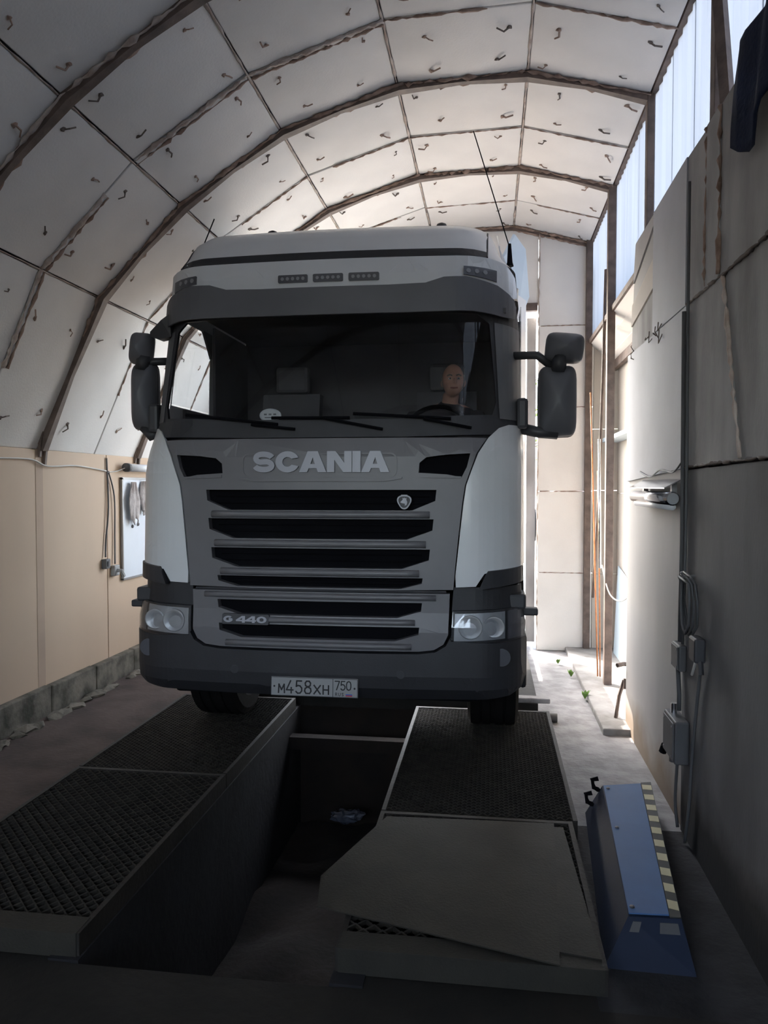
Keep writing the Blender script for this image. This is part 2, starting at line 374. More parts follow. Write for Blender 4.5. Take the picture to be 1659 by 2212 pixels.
# ---- back wall with the gateway
wb = struct('wall_back')
def back(x0, x1, z0, z1, m=M_FOAMBOARD, th=.09, y=YB):
    return link('panel', BX(x0+.004, x1-.004, y, y+th, z0+.004, z1-.004, .004), m, wb)
zs = [-.10, .805, 1.74, 2.70, 3.625, 4.80]
for a, b in zip(zs, zs[1:]): back(.535, 1.15, a, b)
for a, b in zip([-.10, .80, 1.75, 2.45, 3.45], [.80, 1.75, 2.45, 3.45, 4.3]): back(1.15, 1.47, a, b, M_BOARD2)
for a, b in zip([-3.6, -2.45, -1.35, -.4], [-2.45, -1.35, -.4, .535]): back(a, b, 3.87, 4.9, M_FOAMBOARD)
back(-3.6, -2.45, -.1, 3.87)
link('lintel', BX(-2.5, .52, 8.93, 9.02, 3.79, 3.875), M_RUST, wb)
bead([(.535, 8.99, -.08), (.53, 8.99, 1.2), (.537, 8.99, 2.5), (.535, 8.99, 3.8), (.54, 8.99, 4.75)], .012, .7, M_FOAM2, wb, 'edge_foam', seg=.06)
for a in zs[1:-1]: bead([(.56, 8.998, a), (1.08, 8.998, a)], .006, .7, M_FOAM, wb, 'joint_foam')
bead([(.25, 8.99, 4.72), (1.08, 8.99, 4.50)], .016, .5, M_FOAM, wb, 'joint_foam')
# open leaf of the gate, swung outwards, seen along its edge
gate = struct('door_1')
link('leaf', BX(.42, .50, 9.12, 11.4, -.02, 3.74, .006), M_STEEL if False else M_BLUESTEEL, gate)
link('leaf_edge', BX(.41, .515, 9.10, 9.125, -.02, 3.74), M_GREYBOARD, gate)

# ---- right side: posts, clerestory, annex and the near board wall
for i, y in enumerate([.75, 2.40, 4.05, 5.70, 7.35, 8.96]):
    t = struct('trim_%d' % (8+i))
    link('post', BX(1.055 if y > 6 else 1.075, 1.125, y-.04, y+.04, -.11, 4.56, .004), M_RUST, t)
    if y > 6.3: link('foot_plate', BX(1.0, 1.17, y-.09, y+.09, -.115, -.088), M_RUST, t)
t = struct('trim_14')
link('brace', TB([(1.09, 4.03, 4.30), (1.09, 3.82, 3.50)], .035, 4), M_RUST, t)
t = struct('trim_15'); link('rail', BX(1.09, 1.15, YN, 8.96, 3.40, 3.45), M_RUST, t)
t = struct('trim_16'); link('eave_angle', BX(1.10, 1.15, YN, 9.0, 4.535, 4.57), M_RUST, t)
ed = [YN, .75, 2.40, 4.05, 5.70, 7.35, 9.0]
for i, (a, b) in enumerate(zip(ed, ed[1:])):
    w = struct('window_%d' % (i+1))
    k = 3
    for j in range(k):
        y0, y1 = lerp(a, b, j/k), lerp(a, b, (j+1)/k)
        bm = bmesh.new(); n = 10
        lo = [bm.verts.new((1.13+.006*math.cos(q*PI), lerp(y0, y1+.03, q/n), 3.42)) for q in range(n+1)]
        hi = [bm.verts.new((1.13+.006*math.cos(q*PI), lerp(y0, y1+.03, q/n), 4.56)) for q in range(n+1)]
        for q in range(n): bm.faces.new((lo[q], lo[q+1], hi[q+1], hi[q]))
        o = link('sheet', bm, M_SHEET, w); o.location.x = .003*j
# annex beyond the posts
wa = struct('wall_annex')
for a, b in zip([-.1, .80, 1.72, 2.35, 3.20], [.80, 1.72, 2.35, 3.20, 3.45]):
    for y0, y1 in ((6.2, 7.6), (7.6, 9.0)):
        link('panel', BX(1.42, 1.48, y0+.004, y1-.004, a+.004, b-.004, .004), M_BOARD2, wa)
link('ledge', BX(1.24, 1.42, 6.8, 8.95, 2.29, 2.33), M_BLUESTEEL, wa)
link('beam', PR([(1.40, 6.2, 3.10), (1.42, 6.2, 3.24), (1.42, 9, 3.24), (1.40, 9, 3.10)], (-.05, 0, 0)), M_RUST, wa)
sf = struct('trim_17')
for k, (xa, za, xb, zb) in enumerate([(1.10, 3.41, 1.20, 3.33), (1.20, 3.325, 1.31, 3.25), (1.31, 3.245, 1.43, 3.17)]):
    link('soffit_board', PR([(xa, 6.2, za), (xb, 6.2, zb), (xb, 9, zb), (xa, 9, za)], (0, 0, .02)), M_FOAMBOARD, sf)
# the near wall of boards hides the posts
wr = struct('wall_right')
XW = 1.05
def wpan(poly, m, th=.05, dx=0):
    return link('panel', PR([(XW+dx, y, z) for y, z in poly], (th, 0, 0)), m, wr)
wpan([(4.39, -.12), (6.20, -.12), (6.20, 1.92), (4.39, 1.92)], M_SMOOTHWALL, .06, .012)
wpan([(4.385, 1.90), (6.17, 1.835), (6.17, 2.80), (5.29, 2.785), (4.385, 2.775)], M_WHITEBOARD, .055, -.005)
wpan([(5.29, 2.79), (6.10, 2.81), (6.08, 3.00), (5.29, 3.10)], M_GREYBOARD, .05, .012)
wpan([(5.29, 3.105), (6.08, 3.005), (6.05, 3.16), (5.29, 3.30)], M_BOARD2, .05, .002)
wpan([(5.29, 3.305), (6.05, 3.165), (6.02, 3.30), (5.29, 3.50)], M_SMOOTHWALL, .05, .01)
wpan([(5.29, 3.51), (6.00, 3.31), (5.92, 3.58), (5.29, 3.58)], M_SMOOTHWALL, .05, .0)
wpan([(4.42, 2.785), (5.285, 2.795), (5.285, 3.585), (4.42, 3.585)], M_WHITEBOARD, .05, -.002)
wpan([(4.03, 2.775), (4.415, 2.785), (4.415, 3.585), (4.03, 3.57)], M_GREYBOARD, .05, .006)
wpan([(3.80, 2.77), (4.025, 2.775), (4.025, 3.57), (3.80, 3.57)], M_GREYBOARD, .05, -.004)
wpan([(2.40, 2.76), (3.795, 2.77), (3.795, 3.57), (2.40, 3.56)], M_GREYBOARD, .05, .004)
wpan([(YN, 2.76), (2.395, 2.76), (2.395, 3.56), (YN, 3.56)], M_GREYBOARD, .05, 0)
wpan([(3.46, 1.91), (4.378, 1.895), (4.378, 2.77), (3.73, 2.765)], M_GREYBOARD, .05, -.004)
wpan([(2.40, 1.92), (3.45, 1.91), (3.72, 2.765), (2.40, 2.755)], M_GREYBOARD, .05, .006)
wpan([(YN, 1.92), (2.395, 1.92), (2.395, 2.755), (YN, 2.755)], M_GREYBOARD, .05, 0)
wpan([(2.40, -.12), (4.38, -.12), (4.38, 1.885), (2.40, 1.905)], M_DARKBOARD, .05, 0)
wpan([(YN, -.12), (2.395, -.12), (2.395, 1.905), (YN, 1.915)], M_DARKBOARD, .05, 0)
for pts in ([(4.36, 1.90), (3.5, 1.91), (2.5, 1.915)], [(4.36, 2.775), (3.7, 2.765), (2.5, 2.76)]):
    bead([(XW-.004, y, z) for y, z in pts], .010, .7, M_WIRE, wr, 'joint_foam')
bead([(XW, 3.455, 1.92), (XW, 3.6, 2.35), (XW, 3.73, 2.76)], .013, .5, M_FOAM2, wr, 'joint_foam')
for y in (4.03, 3.80): bead([(XW-.002, y, 2.79), (XW-.002, y, 3.56)], .012, .8, M_FOAM, wr, 'joint_foam')
for k in range(9):   # twisted wire ties poking out of the boards
    y = random.uniform(4.5, 6.1); z = 2.78+random.uniform(-.06, .03)
    link('wire_tie', TB([(XW-.004, y, z), (XW-.025, y+.01, z+random.uniform(-.06, .05)), (XW-.02, y+.02, z+random.uniform(-.12, .08))], .0035, 4), M_WIRE, wr)
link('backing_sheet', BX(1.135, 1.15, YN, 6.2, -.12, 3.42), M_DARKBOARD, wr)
# end of the hall behind the viewer
wf = struct('wall_front')
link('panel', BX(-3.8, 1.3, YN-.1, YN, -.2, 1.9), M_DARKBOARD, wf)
link('panel', BX(-3.8, 1.3, YN-.1, YN, 3.8, 4.95), M_FOAMBOARD, wf)
w = struct('window_7')  # unseen window, added so that light reaches the truck front
for k in range(5): link('pane', BX(-3.7+k, -2.71+k, YN-.05, YN-.045, 1.88, 3.82), M_CLEAR, w)

# ================================================================== TRUCK
TC, Y0 = -1.012, 4.42
truck = empty('truck', (TC, Y0, .006))
tag(truck, 'white tractor truck with grey grille facing out over the inspection pit', 'truck')
PZ = [.3, .45, .6, .95, 1.05, 2.0, 2.10, 2.85, 2.95, 3.12, 3.24, 3.40, 3.47, 3.58, 3.70, 3.78]
PY = [.10, .03, .0, .0, .02, .06, .09, .27, .27, .27, .31, .43, .56, .95, 1.35, 1.75]
def Wd(z): return interp(z, [.3, 1.0, 1.1, 2.1, 2.9, 3.2, 3.26, 3.45, 3.78], [1.235, 1.235, 1.215, 1.215, 1.20, 1.17, 1.08, 1.02, 1.0])
def Rr(z): return interp(z, [.3, 1.9, 2.2, 3.15, 3.26, 3.5, 3.78], [.30, .31, .42, .42, .30, .26, .24])
def Dd(z): return interp(z, [.3, 1.9, 2.2, 3.15, 3.26, 3.5, 3.78], [.27, .29, .50, .50, .40, .32, .30])
def S(x, z):
    a = abs(x); w = Wd(z); y = interp(z, PZ, PY)+.07*(a/w)**2
    t = (a-(w-Rr(z)))/Rr(z)
    if t > 0: y += Dd(z)*(1-math.sqrt(max(0, 1-min(t, 1)**2)))
    return y
def mir(pts): return pts+[(-x, z) for x, z in pts[::-1]]       # right half -> closed symmetric loop
def skin_panel(name, loops, m, parent, off=0., thick=.03, step=.08, label=None, smooth=False, sx=1, yfun=None, single=False):
    bm = bmesh.new(); es = []
    for lp in loops:
        vs = [bm.verts.new((x*sx, 0, z)) for x, z in lp]
        for i in range(len(vs)): es.append(bm.edges.new((vs[i], vs[(i+1) % len(vs)])))
    bmesh.ops.triangle_fill(bm, use_beauty=True, use_dissolve=False, edges=es, normal=(0, -1, 0))
    xs = [v.co.x for v in bm.verts]; zs = [v.co.z for v in bm.verts]
    def cuts(lo, hi, st):
        n = int((hi-lo)/st); return [lo+(hi-lo)*(i+1)/(n+1) for i in range(n)]
    cx = cuts(min(xs), max(xs), step)
    for s in (-1, 1):
        for t in (.80, .9, .97, 1.03, 1.08, 1.12, 1.15, 1.175, 1.195):
            if min(xs) < s*t < max(xs): cx.append(s*t)
    for x in cx:
        bmesh.ops.bisect_plane(bm, geom=bm.verts[:]+bm.edges[:]+bm.faces[:], plane_co=(x, 0, 0), plane_no=(1, 0, 0), dist=1e-5)
    for z in cuts(min(zs), max(zs), step*1.5):
        bmesh.ops.bisect_plane(bm, geom=bm.verts[:]+bm.edges[:]+bm.faces[:], plane_co=(0, 0, z), plane_no=(0, 0, 1), dist=1e-5)
    f = yfun or S
    for v in bm.verts: v.co.y = f(v.co.x, v.co.z)-off
    if single: return link(name, bm, m, parent, label=label, smooth=smooth)
    fs = bm.faces[:]
    r = bmesh.ops.extrude_face_region(bm, geom=fs, use_keep_orig=True)
    for e in r['geom']:
        if isinstance(e, bmesh.types.BMVert): e.co.y += thick
    return link(name, bm, m, parent, label=label, smooth=smooth)
def rrect(x0, x1, z0, z1, r, n=4):
    out = []
    for cx, cz, a0 in ((x1-r, z1-r, 0), (x0+r, z1-r, 90), (x0+r, z0+r, 180), (x1-r, z0+r, 270)):
        for k in range(n+1):
            a = math.radians(a0+90*k/n); out.append((cx+r*math.cos(a), cz+r*math.sin(a)))
    return out

# ---- cab shell: sides, roof and back with the door windows left open
WINY, WINZ = (.66, 1.47), (2.36, 2.98)
CABL = 2.34
for s in (-1, 1):
    bm = bmesh.new()
    zl = [1.08, 1.3, 1.7, 2.1, 2.36, 2.67, 2.98, 3.2]
    rows = []
    for z in zl:
        yf = S(Wd(z), z); yl = [yf]+[max(y, yf+.02*(i+1)) for i, y in enumerate((.66, 1.06, 1.47, 1.60, 2.0, CABL))]
        rows.append([bm.verts.new((s*Wd(z), y, z)) for y in yl])
    for zi, (a, b) in enumerate(zip(rows, rows[1:])):
        for k in range(len(a)-1):
            if 4 <= zi <= 5 and 1 <= k <= 2: continue
            bm.faces.new((a[k], a[k+1], b[k+1], b[k]))
    link('cab_side', bm, M_WHITE, truck)
    d = link('door_window', PR([(s*1.20, .67, 2.37), (s*1.20, 1.47, 2.37), (s*1.20, 1.47, 2.80), (s*1.20, 1.34, 2.97), (s*1.20, .74, 2.97)], (s*.006, 0, 0)), M_CLEAR, truck)
    link('window_frame', PR([(s*1.185, 1.475, 2.80), (s*1.185, 1.49, 2.99), (s*1.185, 1.30, 2.99), (s*1.185, 1.33, 2.97)], (s*.02, 0, 0)), M_BLACKP, d)
    link('door_handle', BX(s*1.22, s*1.25, 1.30, 1.46, 1.95, 2.0, .01), M_BLACKP, truck)
# roof: lofted deflector shell from the front lip back over the cab
bm = bmesh.new(); rows = []
for z in [3.19, 3.245, 3.30, 3.36, 3.40, 3.44, 3.47, 3.50, 3.54, 3.58, 3.64, 3.70, 3.74, 3.78]:
    row = []; w = Wd(z)
    for k in range(41):
        t = -1+2*k/40; x = w*math.sin(t*PI/2)
        row.append(bm.verts.new((x, min(CABL, S(x, z)), z)))
    rows.append(row)
for a, b in zip(rows, rows[1:]):
    for k in range(40): bm.faces.new((a[k], a[k+1], b[k+1], b[k]))
# roof top and sides to the back
top = rows[-1]; back_ = [bm.verts.new((v.co.x, CABL, 3.80)) for v in top]
for k in range(40): bm.faces.new((top[k], top[k+1], back_[k+1], back_[k]))
for side in (0, -1):
    prev = None
    for r_ in rows:
        v = r_[side]; q = bm.verts.new((v.co.x, CABL, v.co.z))
        if prev: bm.faces.new((prev[0], v, q, prev[1]))
        prev = (v, q)
link('roof_deflector', bm, M_WHITE, truck, smooth=True)
# thin raised edge at the right end of the deflector insert
for s in (-1, 1): link('deflector_seam', TB([(s*.985, S(.985, z)-.004, z) for z in (3.2, 3.28, 3.36, 3.42, 3.46, 3.49)], .006, 5), M_DARKP, truck)
for x in (-.66, .64):
    bm = bmesh.new(); lathe(bm, [(.045, 0), (.045, .025), (.034, .05), (.012, .06)], 14, 'Z', (x, 1.40, 3.70)); link('roof_beacon', bm, M_AMBER if x > 5 else M_BLACKP, truck, smooth=True)
for s in (-1, 1):
    link('cab_shoulder', PR([(s*1.10, .95, 3.20), (s*1.19, 1.0, 3.15), (s*1.21, 2.34, 3.15), (s*1.20, 2.34, 3.50), (s*1.08, 2.34, 3.80), (s*1.05, 1.75, 3.76), (s*1.06, 1.1, 3.48)], (s*.008, 0, 0)), M_WHITE, truck)
    link('side_lining', BX(s*1.165, s*1.185, 1.50, CABL, 1.26, 3.05), M_INT, truck)
    link('door_lining', BX(s*1.165, s*1.185, .88, 1.50, 1.26, 2.345), M_INT, truck)
link('cab_back', BX(-1.18, 1.18, CABL-.02, CABL, 1.0, 3.7), M_INT, truck)
link('cab_floor', BX(-1.17, 1.17, .45, CABL, 1.20, 1.26), M_INT, truck)
link('headliner', BX(-1.12, 1.12, .62, CABL, 3.04, 3.08), M_INT, truck)
# ---- header above the windscreen
hd = skin_panel('header_panel', [mir([(.0, 3.19), (.5, 3.19), (.98, 3.19), (1.10, 3.19), (1.17, 3.15), (1.185, 3.0), (1.15, 2.99), (1.06, 3.035), (.85, 3.058), (.72, 3.05), (.62, 3.018), (.0, 3.012)][:-1]+[(.0, 3.012)])], M_WHITE, truck, off=.012, thick=.05) if False else None
half = [(.5, 3.195), (.98, 3.195), (1.10, 3.19), (1.165, 3.15), (1.185, 3.02), (1.15, 2.99), (1.06, 3.03), (.85, 3.058), (.72, 3.05), (.62, 3.018), (.3, 3.010)]
hd = skin_panel('header_panel', [half+[(-x, z) for x, z in half[::-1]]], M_WHITE, truck, off=.012, thick=.05)
half = [(.5, 3.25), (.99, 3.25), (.99, 3.19), (.5, 3.19)]
skin_panel('deflector_gap', [half+[(-x, z) for x, z in half[::-1]]], M_DARKP, truck, off=.006, thick=.02)
for x in (-.205, .017, .24):
    l = skin_panel('marker_light', [rrect(x-.094, x+.094, 3.05, 3.098, .008)], M_LED, truck, off=.022, thick=.02)
    for k in range(5):
        cx_ = x-.066+.033*k
        skin_panel('diode', [[(cx_+.011*math.cos(a), 3.074+.011*math.sin(a)) for a in [2*PI*j/8 for j in range(8)]]], M_LEDDOT, l, off=.026, thick=.006)
for s in (-1, 1):
    l = skin_panel('corner_lamp', [[(.845, 3.075), (.845, 3.125), (1.045, 3.125), (1.045, 3.055)]], M_LED, truck, off=.028, thick=.03, sx=s)
    for k in range(3):
        cx_ = .875+.05*k; skin_panel('diode', [[(cx_+.014*math.cos(a), 3.098+.014*math.sin(a)) for a in [2*PI*j/8 for j in range(8)]]], M_LEDDOT, l, off=.032, thick=.006, sx=s)
# ---- sun visor, screen and its black surround
half = [(.4, 3.005), (.62, 3.012), (.73, 3.045), (.86, 3.05), (1.05, 3.02), (1.13, 2.985), (1.17, 2.93), (1.16, 2.845), (1.08, 2.835), (.9, 2.845), (.4, 2.838)]
skin_panel('sun_visor', [half+[(-x, z) for x, z in half[::-1]]], M_VISOR, truck, off=.075, thick=.02, smooth=False)
for s in (-1, 1):
    link('visor_bracket', BX(s*1.07, s*1.10, S(1.08, 2.9)-.07, S(1.08, 2.9)+.05, 2.86, 2.89), M_BLACKP, truck)
oh = [(.5, 3.02), (1.0, 3.03), (1.16, 2.99), (1.195, 2.80), (1.20, 2.3), (1.20, 2.16), (1.07, 2.10), (.5, 2.085)]
ih = [(.5, 2.845), (.93, 2.845), (1.00, 2.79), (1.045, 2.30), (1.02, 2.22), (.5, 2.195)]
ol = oh+[(-x, z) for x, z in oh[::-1]]; il = ih+[(-x, z) for x, z in ih[::-1]]
skin_panel('windscreen_surround', [ol, il], M_BLACKP, truck, off=0, thick=.03)
skin_panel('windscreen', [il], M_GLASS, truck, off=-.012, step=.1, smooth=True, single=True)
# A pillars' grey outer skins and the cowl under the screen
for s in (-1, 1):
    skin_panel('pillar_trim', [[(1.065, 2.20), (1.195, 2.20), (1.19, 2.80), (1.03, 2.80)]], M_PILLAR, truck, off=.010, thick=.02, sx=s)
# wipers
for (x0, z0), (x1, z1), (x2, z2) in [((-.15, 2.135), (-.42, 2.165), (-.86, 2.235)), ((.38, 2.13), (.02, 2.20), (-.30, 2.205)), ((.90, 2.135), (.62, 2.19), (.20, 2.225))]:
    w = link('wiper', TB([(x0, S(x0, z0)-.02, z0), (x1, S(x1, z1)-.035, z1)], .010, 6), M_BLACK, truck)
    ln = [(lerp(x1, x2, t)+lerp(.16*(1 if x0 > x1 else -1), 0, t), lerp(z1, z2, t)) for t in (0, .3, .6, 1)]
    link('wiper_blade', TB([(x, S(x, z)-.018, z) for x, z in ln], .011, 6), M_BLACK, w)

# ---- nose panel with name, slots and four openings
edge = [(.99, 2.076), (.93, 1.985), (.90, 1.90), (.865, 1.80), (.85, 1.70), (.83, 1.52), (.805, 1.26), (.80, 1.19)]
outer = [(.5, 2.079)]+edge+[(.4, 1.184)]; outer = outer+[(-x, z) for x, z in outer[::-1]]
def slot(s): return [(s*x, z) for x, z in [(.595, 1.872), (.60, 1.93), (.64, 1.963), (.76, 1.978), (.895, 1.985), (.875, 1.905), (.845, 1.845), (.76, 1.862)]]
def opening(w, zt, zm, wb_, zb): return [(-w, zt), (w, zt), (w*.99, zm), (wb_, zb), (-wb_, zb), (-w*.99, zm)]
O = [(.70, 1.772, 1.707, .555, 1.650), (.684, 1.600, 1.534, .525, 1.480), (.664, 1.424, 1.360, .497, 1.308), (.623, 1.256, 1.224, .493, 1.192)]
nose = skin_panel('nose_panel', [outer, slot(1), slot(-1), opening(*O[0]), opening(*O[1]), opening(*O[2]), opening(*O[3])], M_GREYP, truck, off=.012, thick=.055)
for s in (-1, 1):
    skin_panel('intake_slot', [[(x*s, z) for x, z in [(.57, 1.83), (.57, 2.0), (.93, 2.02), (.86, 1.82)]]], M_BLACK, truck, off=-.035, thick=.01)
    skin_panel('slot_lip', [[(.60, 1.845), (.84, 1.838), (.845, 1.85), (.60, 1.862)]], M_GREYP, truck, off=.02, thick=.02, sx=s)
skin_panel('name_recess', [rrect(-.47, .47, 1.845, 1.99, .04), rrect(-.462, .462, 1.853, 1.983, .037)], M_GREYP, nose, off=.017, thick=.006)
half = [(.4, 1.835), (.50, 1.848), (.50, 1.838), (.4, 1.822)]
skin_panel('nose_ridge', [half+[(-x, z) for x, z in half[::-1]]], M_GREYP, nose, off=.026, thick=.03)
skin_panel('grille_mesh', [[(-.76, 1.80), (.76, 1.80), (.70, 1.175), (-.70, 1.175)]], M_BLACK, truck, off=-.05, thick=.015)
for k, (w, zt, zm, wb_, zb) in enumerate(O):     # three blades inside each opening
    for q in range(2):
        z = lerp(zb, zt, .35+.33*q); ww = lerp(wb_, w, .7)
        link('grille_blade', TB([(x*ww, S(x*ww, z)+.042, z) for x in (-1, -.6, -.2, .2, .6, 1)], .006, 5), M_BLACK, truck)
bars = [(1.625, .66), (1.452, .64), (1.282, .60)]
for z, w in bars:                               # rounded leading edge of each grille bar
    link('grille_bar', TB([(x*w, S(x*w, z)-.014, z) for x in [i/8-1 for i in range(17)]], .020, 8, sq=(1, 1.05)), M_GREYP, nose, smooth=True)
link('grille_bar', TB([(x*.76, S(x*.76, 1.195)-.012, 1.175) for x in [i/8-1 for i in range(17)]], .010, 6), M_BLACKP, nose)
# lower grille
O2 = [(.62, 1.112, 1.063, .475, 1.024), (.606, .972, .930, .463, .890)]
half = [(.4, 1.168), (.78, 1.168), (.772, .93), (.745, .875), (.69, .842), (.6, .832), (.4, .830)]
low = skin_panel('lower_grille', [half+[(-x, z) for x, z in half[::-1]], opening(*O2[0]), opening(*O2[1])], M_GREYP, truck, off=.016, thick=.055)
skin_panel('grille_mesh', [[(-.70, 1.14), (.70, 1.14), (.66, .86), (-.66, .86)]], M_BLACK, truck, off=-.045, thick=.015)
for z, w in [(.998, .58), (1.142, .70), (.858, .56)]:
    link('grille_bar', TB([(x*w, S(x*w, z)-.018, z) for x in [i/8-1 for i in range(17)]], .018, 8), M_GREYP, low, smooth=True)
# emblem: a three-lobed silver ring round a crowned beast's head
ex, ez, es_ = .512, 1.703, .041
def sh(r):
    out = []
    for k in range(36):
        a = 2*PI*k/36; q = r*(1+.10*math.cos(3*(a-math.radians(30)))); out.append((ex+q*math.cos(a), ez+q*math.sin(a)))
    return out
emb = skin_panel('emblem', [sh(es_), sh(es_*.82)], M_LETTER, truck, off=.012, thick=.02)
skin_panel('emblem_disc', [sh(es_*.80)], M_BLACKP, emb, off=.004, thick=.01)
G = [(-.024, -.004), (-.014, .006), (-.008, .014), (-.012, .022), (-.004, .018), (0, .024), (.004, .018), (.012, .022), (.012, .010), (.018, -.002), (.014, -.018), (.004, -.024), (.004, -.012), (-.006, -.010), (-.016, -.008)]
skin_panel('emblem_head', [[(ex+x, ez+z) for x, z in G]], M_LETTER, emb, off=.010, thick=.008)
skin_panel('emblem_bar', [[(ex-.02, ez+.034), (ex+.02, ez+.034), (ex+.018, ez+.040), (ex-.018, ez+.040)]], M_LETTER, emb, off=.014, thick=.008)
# ---- name letters
def ribbon(path, hw):
    P = [Vector((x, z)) for x, z in path]; l = []; r = []
    for i, p in enumerate(P):
        t = (P[min(i+1, len(P)-1)]-P[max(i-1, 0)]).normalized(); n = Vector((-t.y, t.x)); l.append(p+n*hw); r.append(p-n*hw)
    return [tuple(p) for p in l+r[::-1]]
def arc(cx, cz, rx, rz, a0, a1, n=10): return [(cx+rx*math.cos(math.radians(lerp(a0, a1, k/n))), cz+rz*math.sin(math.radians(lerp(a0, a1, k/n)))) for k in range(n+1)]
GL = {
 'S': (1.13, [ribbon(arc(.56, .665, .43, .205, 12, 90, 5)+arc(.50, .675, .335, .195, 90, 250, 9)+arc(.62, .325, .365, .195, 72, -90, 9)+arc(.56, .335, .43, .205, 270, 192, 5), .133)]),
 'C': (1.15, [arc(.60, .5, .60, .51, 24, 336, 24)+[(.80, .36)]+arc(.60, .5, .255, .235, 318, 42, 14)+[(.80, .64)]]),
 'A': (1.34, [[(0, 0), (.42, 1), (.92, 1), (1.34, 0), (.93, 0), (.86, .19), (.47, .19), (.40, 0)], [(.56, .39), (.78, .39), (.67, .70)]]),
 'N': (1.20, [[(0, 0), (0, 1), (.42, 1), (.84, .45), (.84, 1), (1.2, 1), (1.2, 0), (.80, 0), (.36, .58), (.36, 0)]]),
 'I': (.40, [[(0, 0), (0, 1), (.40, 1), (.40, 0)]]),
}
def word(txt, x0, x1, z0, h, m, parent, off, thick, name='letter', gap=.0):
    tot = sum(GL[c][0] for c in txt)+gap*(len(txt)-1); sx = (x1-x0)/tot; x = x0
    for c in txt:
        w, lps = GL[c]
        skin_panel(name, [[(x+a*sx, z0+b*h) for a, b in lp] for lp in lps], m, parent, off=off, thick=thick, step=.3)
        x += (w+gap)*sx
word('SCANIA', -.40, .425, 1.876, .124, M_LETTER, nose, .030, .016, gap=.03)
# ---- model badge on the lower grille
GL.update({
 'G': (1.0, [ribbon(arc(.5, .5, .36, .36, 45, 360, 16)+[(.55, .48)], .13)]),
 '4': (1.0, [[(.62, 0), (.62, .2), (.0, .2), (.0, .42), (.55, 1), (.9, 1), (.9, .42), (1.02, .42), (1.02, .2), (.9, .2), (.9, 0)], [(.62, .42), (.62, .72), (.32, .42)]]),
 '0': (1.0, [arc(.5, .5, .5, .5, 0, 345, 23), arc(.5, .5, .22, .27, 0, 345, 23)]),
})
badge = skin_panel('model_badge', [rrect(-.580, -.288, .970, 1.030, .008)], M_BLACKP, low, off=.036, thick=.02)
for c, x in (('G', -.570), ('4', -.490), ('4', -.428), ('0', -.362)):
    w = .062
    skin_panel('letter', [[(x+a*w, .981+b*.038) for a, b in lp] for lp in GL[c][1]], M_LETTER, badge, off=.042, thick=.008, step=.3)

# ---- white corner panels and what hangs below them
cp = [(.815, 1.205), (.812, 1.27), (.838, 1.52), (.858, 1.70), (.873, 1.80), (.908, 1.90), (.94, 1.985), (1.0, 2.08), (1.06, 2.14), (1.12, 2.165), (1.212, 2.17), (1.212, 1.31), (1.17, 1.30), (.98, 1.285), (.93, 1.21)]
for s in (-1, 1):
    skin_panel('corner_panel', [cp], M_WHITE, truck, off=.016, thick=.03, step=.05, sx=s)
    fl = [(.985, 1.275), (1.0, 1.30), (1.205, 1.315), (1.212, 1.225), (.95, 1.195)]
    skin_panel('air_flap', [fl], M_BLACKP, truck, off=.045, thick=.06, sx=s)
    skin_panel('step_recess', [[(.80, 1.20), (1.20, 1.20), (1.20, 1.06), (.79, 1.06)]], M_DARKP, truck, off=-.03, thick=.03, sx=s)
    link('step', BX(s*1.02, s*1.225, .20, .42, 1.06, 1.15, .015), M_BLACKP, truck)
    link('mirror_hook', BX(s*1.20, s*1.30, .28, .36, 1.01, 1.055, .01), M_BLACKP, truck)
    # headlamps
    hl = [(.795, 1.065), (1.205, 1.075), (1.225, .98), (1.22, .895), (.79, .875)]
    h = skin_panel('headlamp', [hl], M_DARKP, truck, off=.0, thick=.05, sx=s)
    skin_panel('reflector', [[(.81, 1.05), (1.10, 1.06), (1.10, .905), (.805, .892)]], M_LAMPG, h, off=.008, thick=.01, sx=s)
    for cx_, r_ in ((.90, .062), (1.035, .055)):
        bm = bmesh.new(); y_ = S(cx_, .98)-.012
        lathe(bm, [(.012, .012), (r_*.6, .006), (r_, -.010), (r_+.008, -.010), (r_+.008, .01)], 18, 'Y', (s*cx_, y_, .975)); link('lamp_bowl', bm, M_LAMPG, h, smooth=True)
    skin_panel('indicator', [[(1.115, 1.06), (1.20, 1.065), (1.215, .98), (1.21, .905), (1.115, .90)]], M_LED, h, off=.010, thick=.01, sx=s)
    skin_panel('lamp_lens', [hl], M_CLEAR, h, off=.026, thick=.004, sx=s)
# ---- bumper
half = [(.4, .818), (.60, .820), (.70, .832), (.76, .868), (.785, .915), (.79, .895), (1.05, .885), (1.228, .895), (1.233, .78), (1.228, .66), (1.20, .60), (1.13, .556), (1.0, .542), (.5, .535)]
def bumpy(x, z): return S(x, z)+interp(z, [.53, .60, .68], [.07, .015, 0])
bp = skin_panel('bumper', [half+[(-x, z) for x, z in half[::-1]]], M_DARKP, truck, off=.032, thick=.08, step=.06, yfun=bumpy)
for s in (-1, 1):
    link('bumper_end', BX(s*1.19, s*1.235, .30, .62, .56, .89, .02), M_DARKP, truck)
    bm = bmesh.new(); lathe(bm, [(.045, -.005), (.052, -.005), (.052, .01)], 18, 'Y', (s*1.08, bumpy(1.08, .80)-.032, .80)); link('fog_lamp', bm, M_CHROME if False else M_LED, bp)
    bm = bmesh.new(); lathe(bm, [(.02, -.004), (.025, -.004), (.025, .01)], 12, 'Y', (s*.5, bumpy(.5, .70)-.033, .70)); link('tow_cover', bm, M_BLACKP, bp)
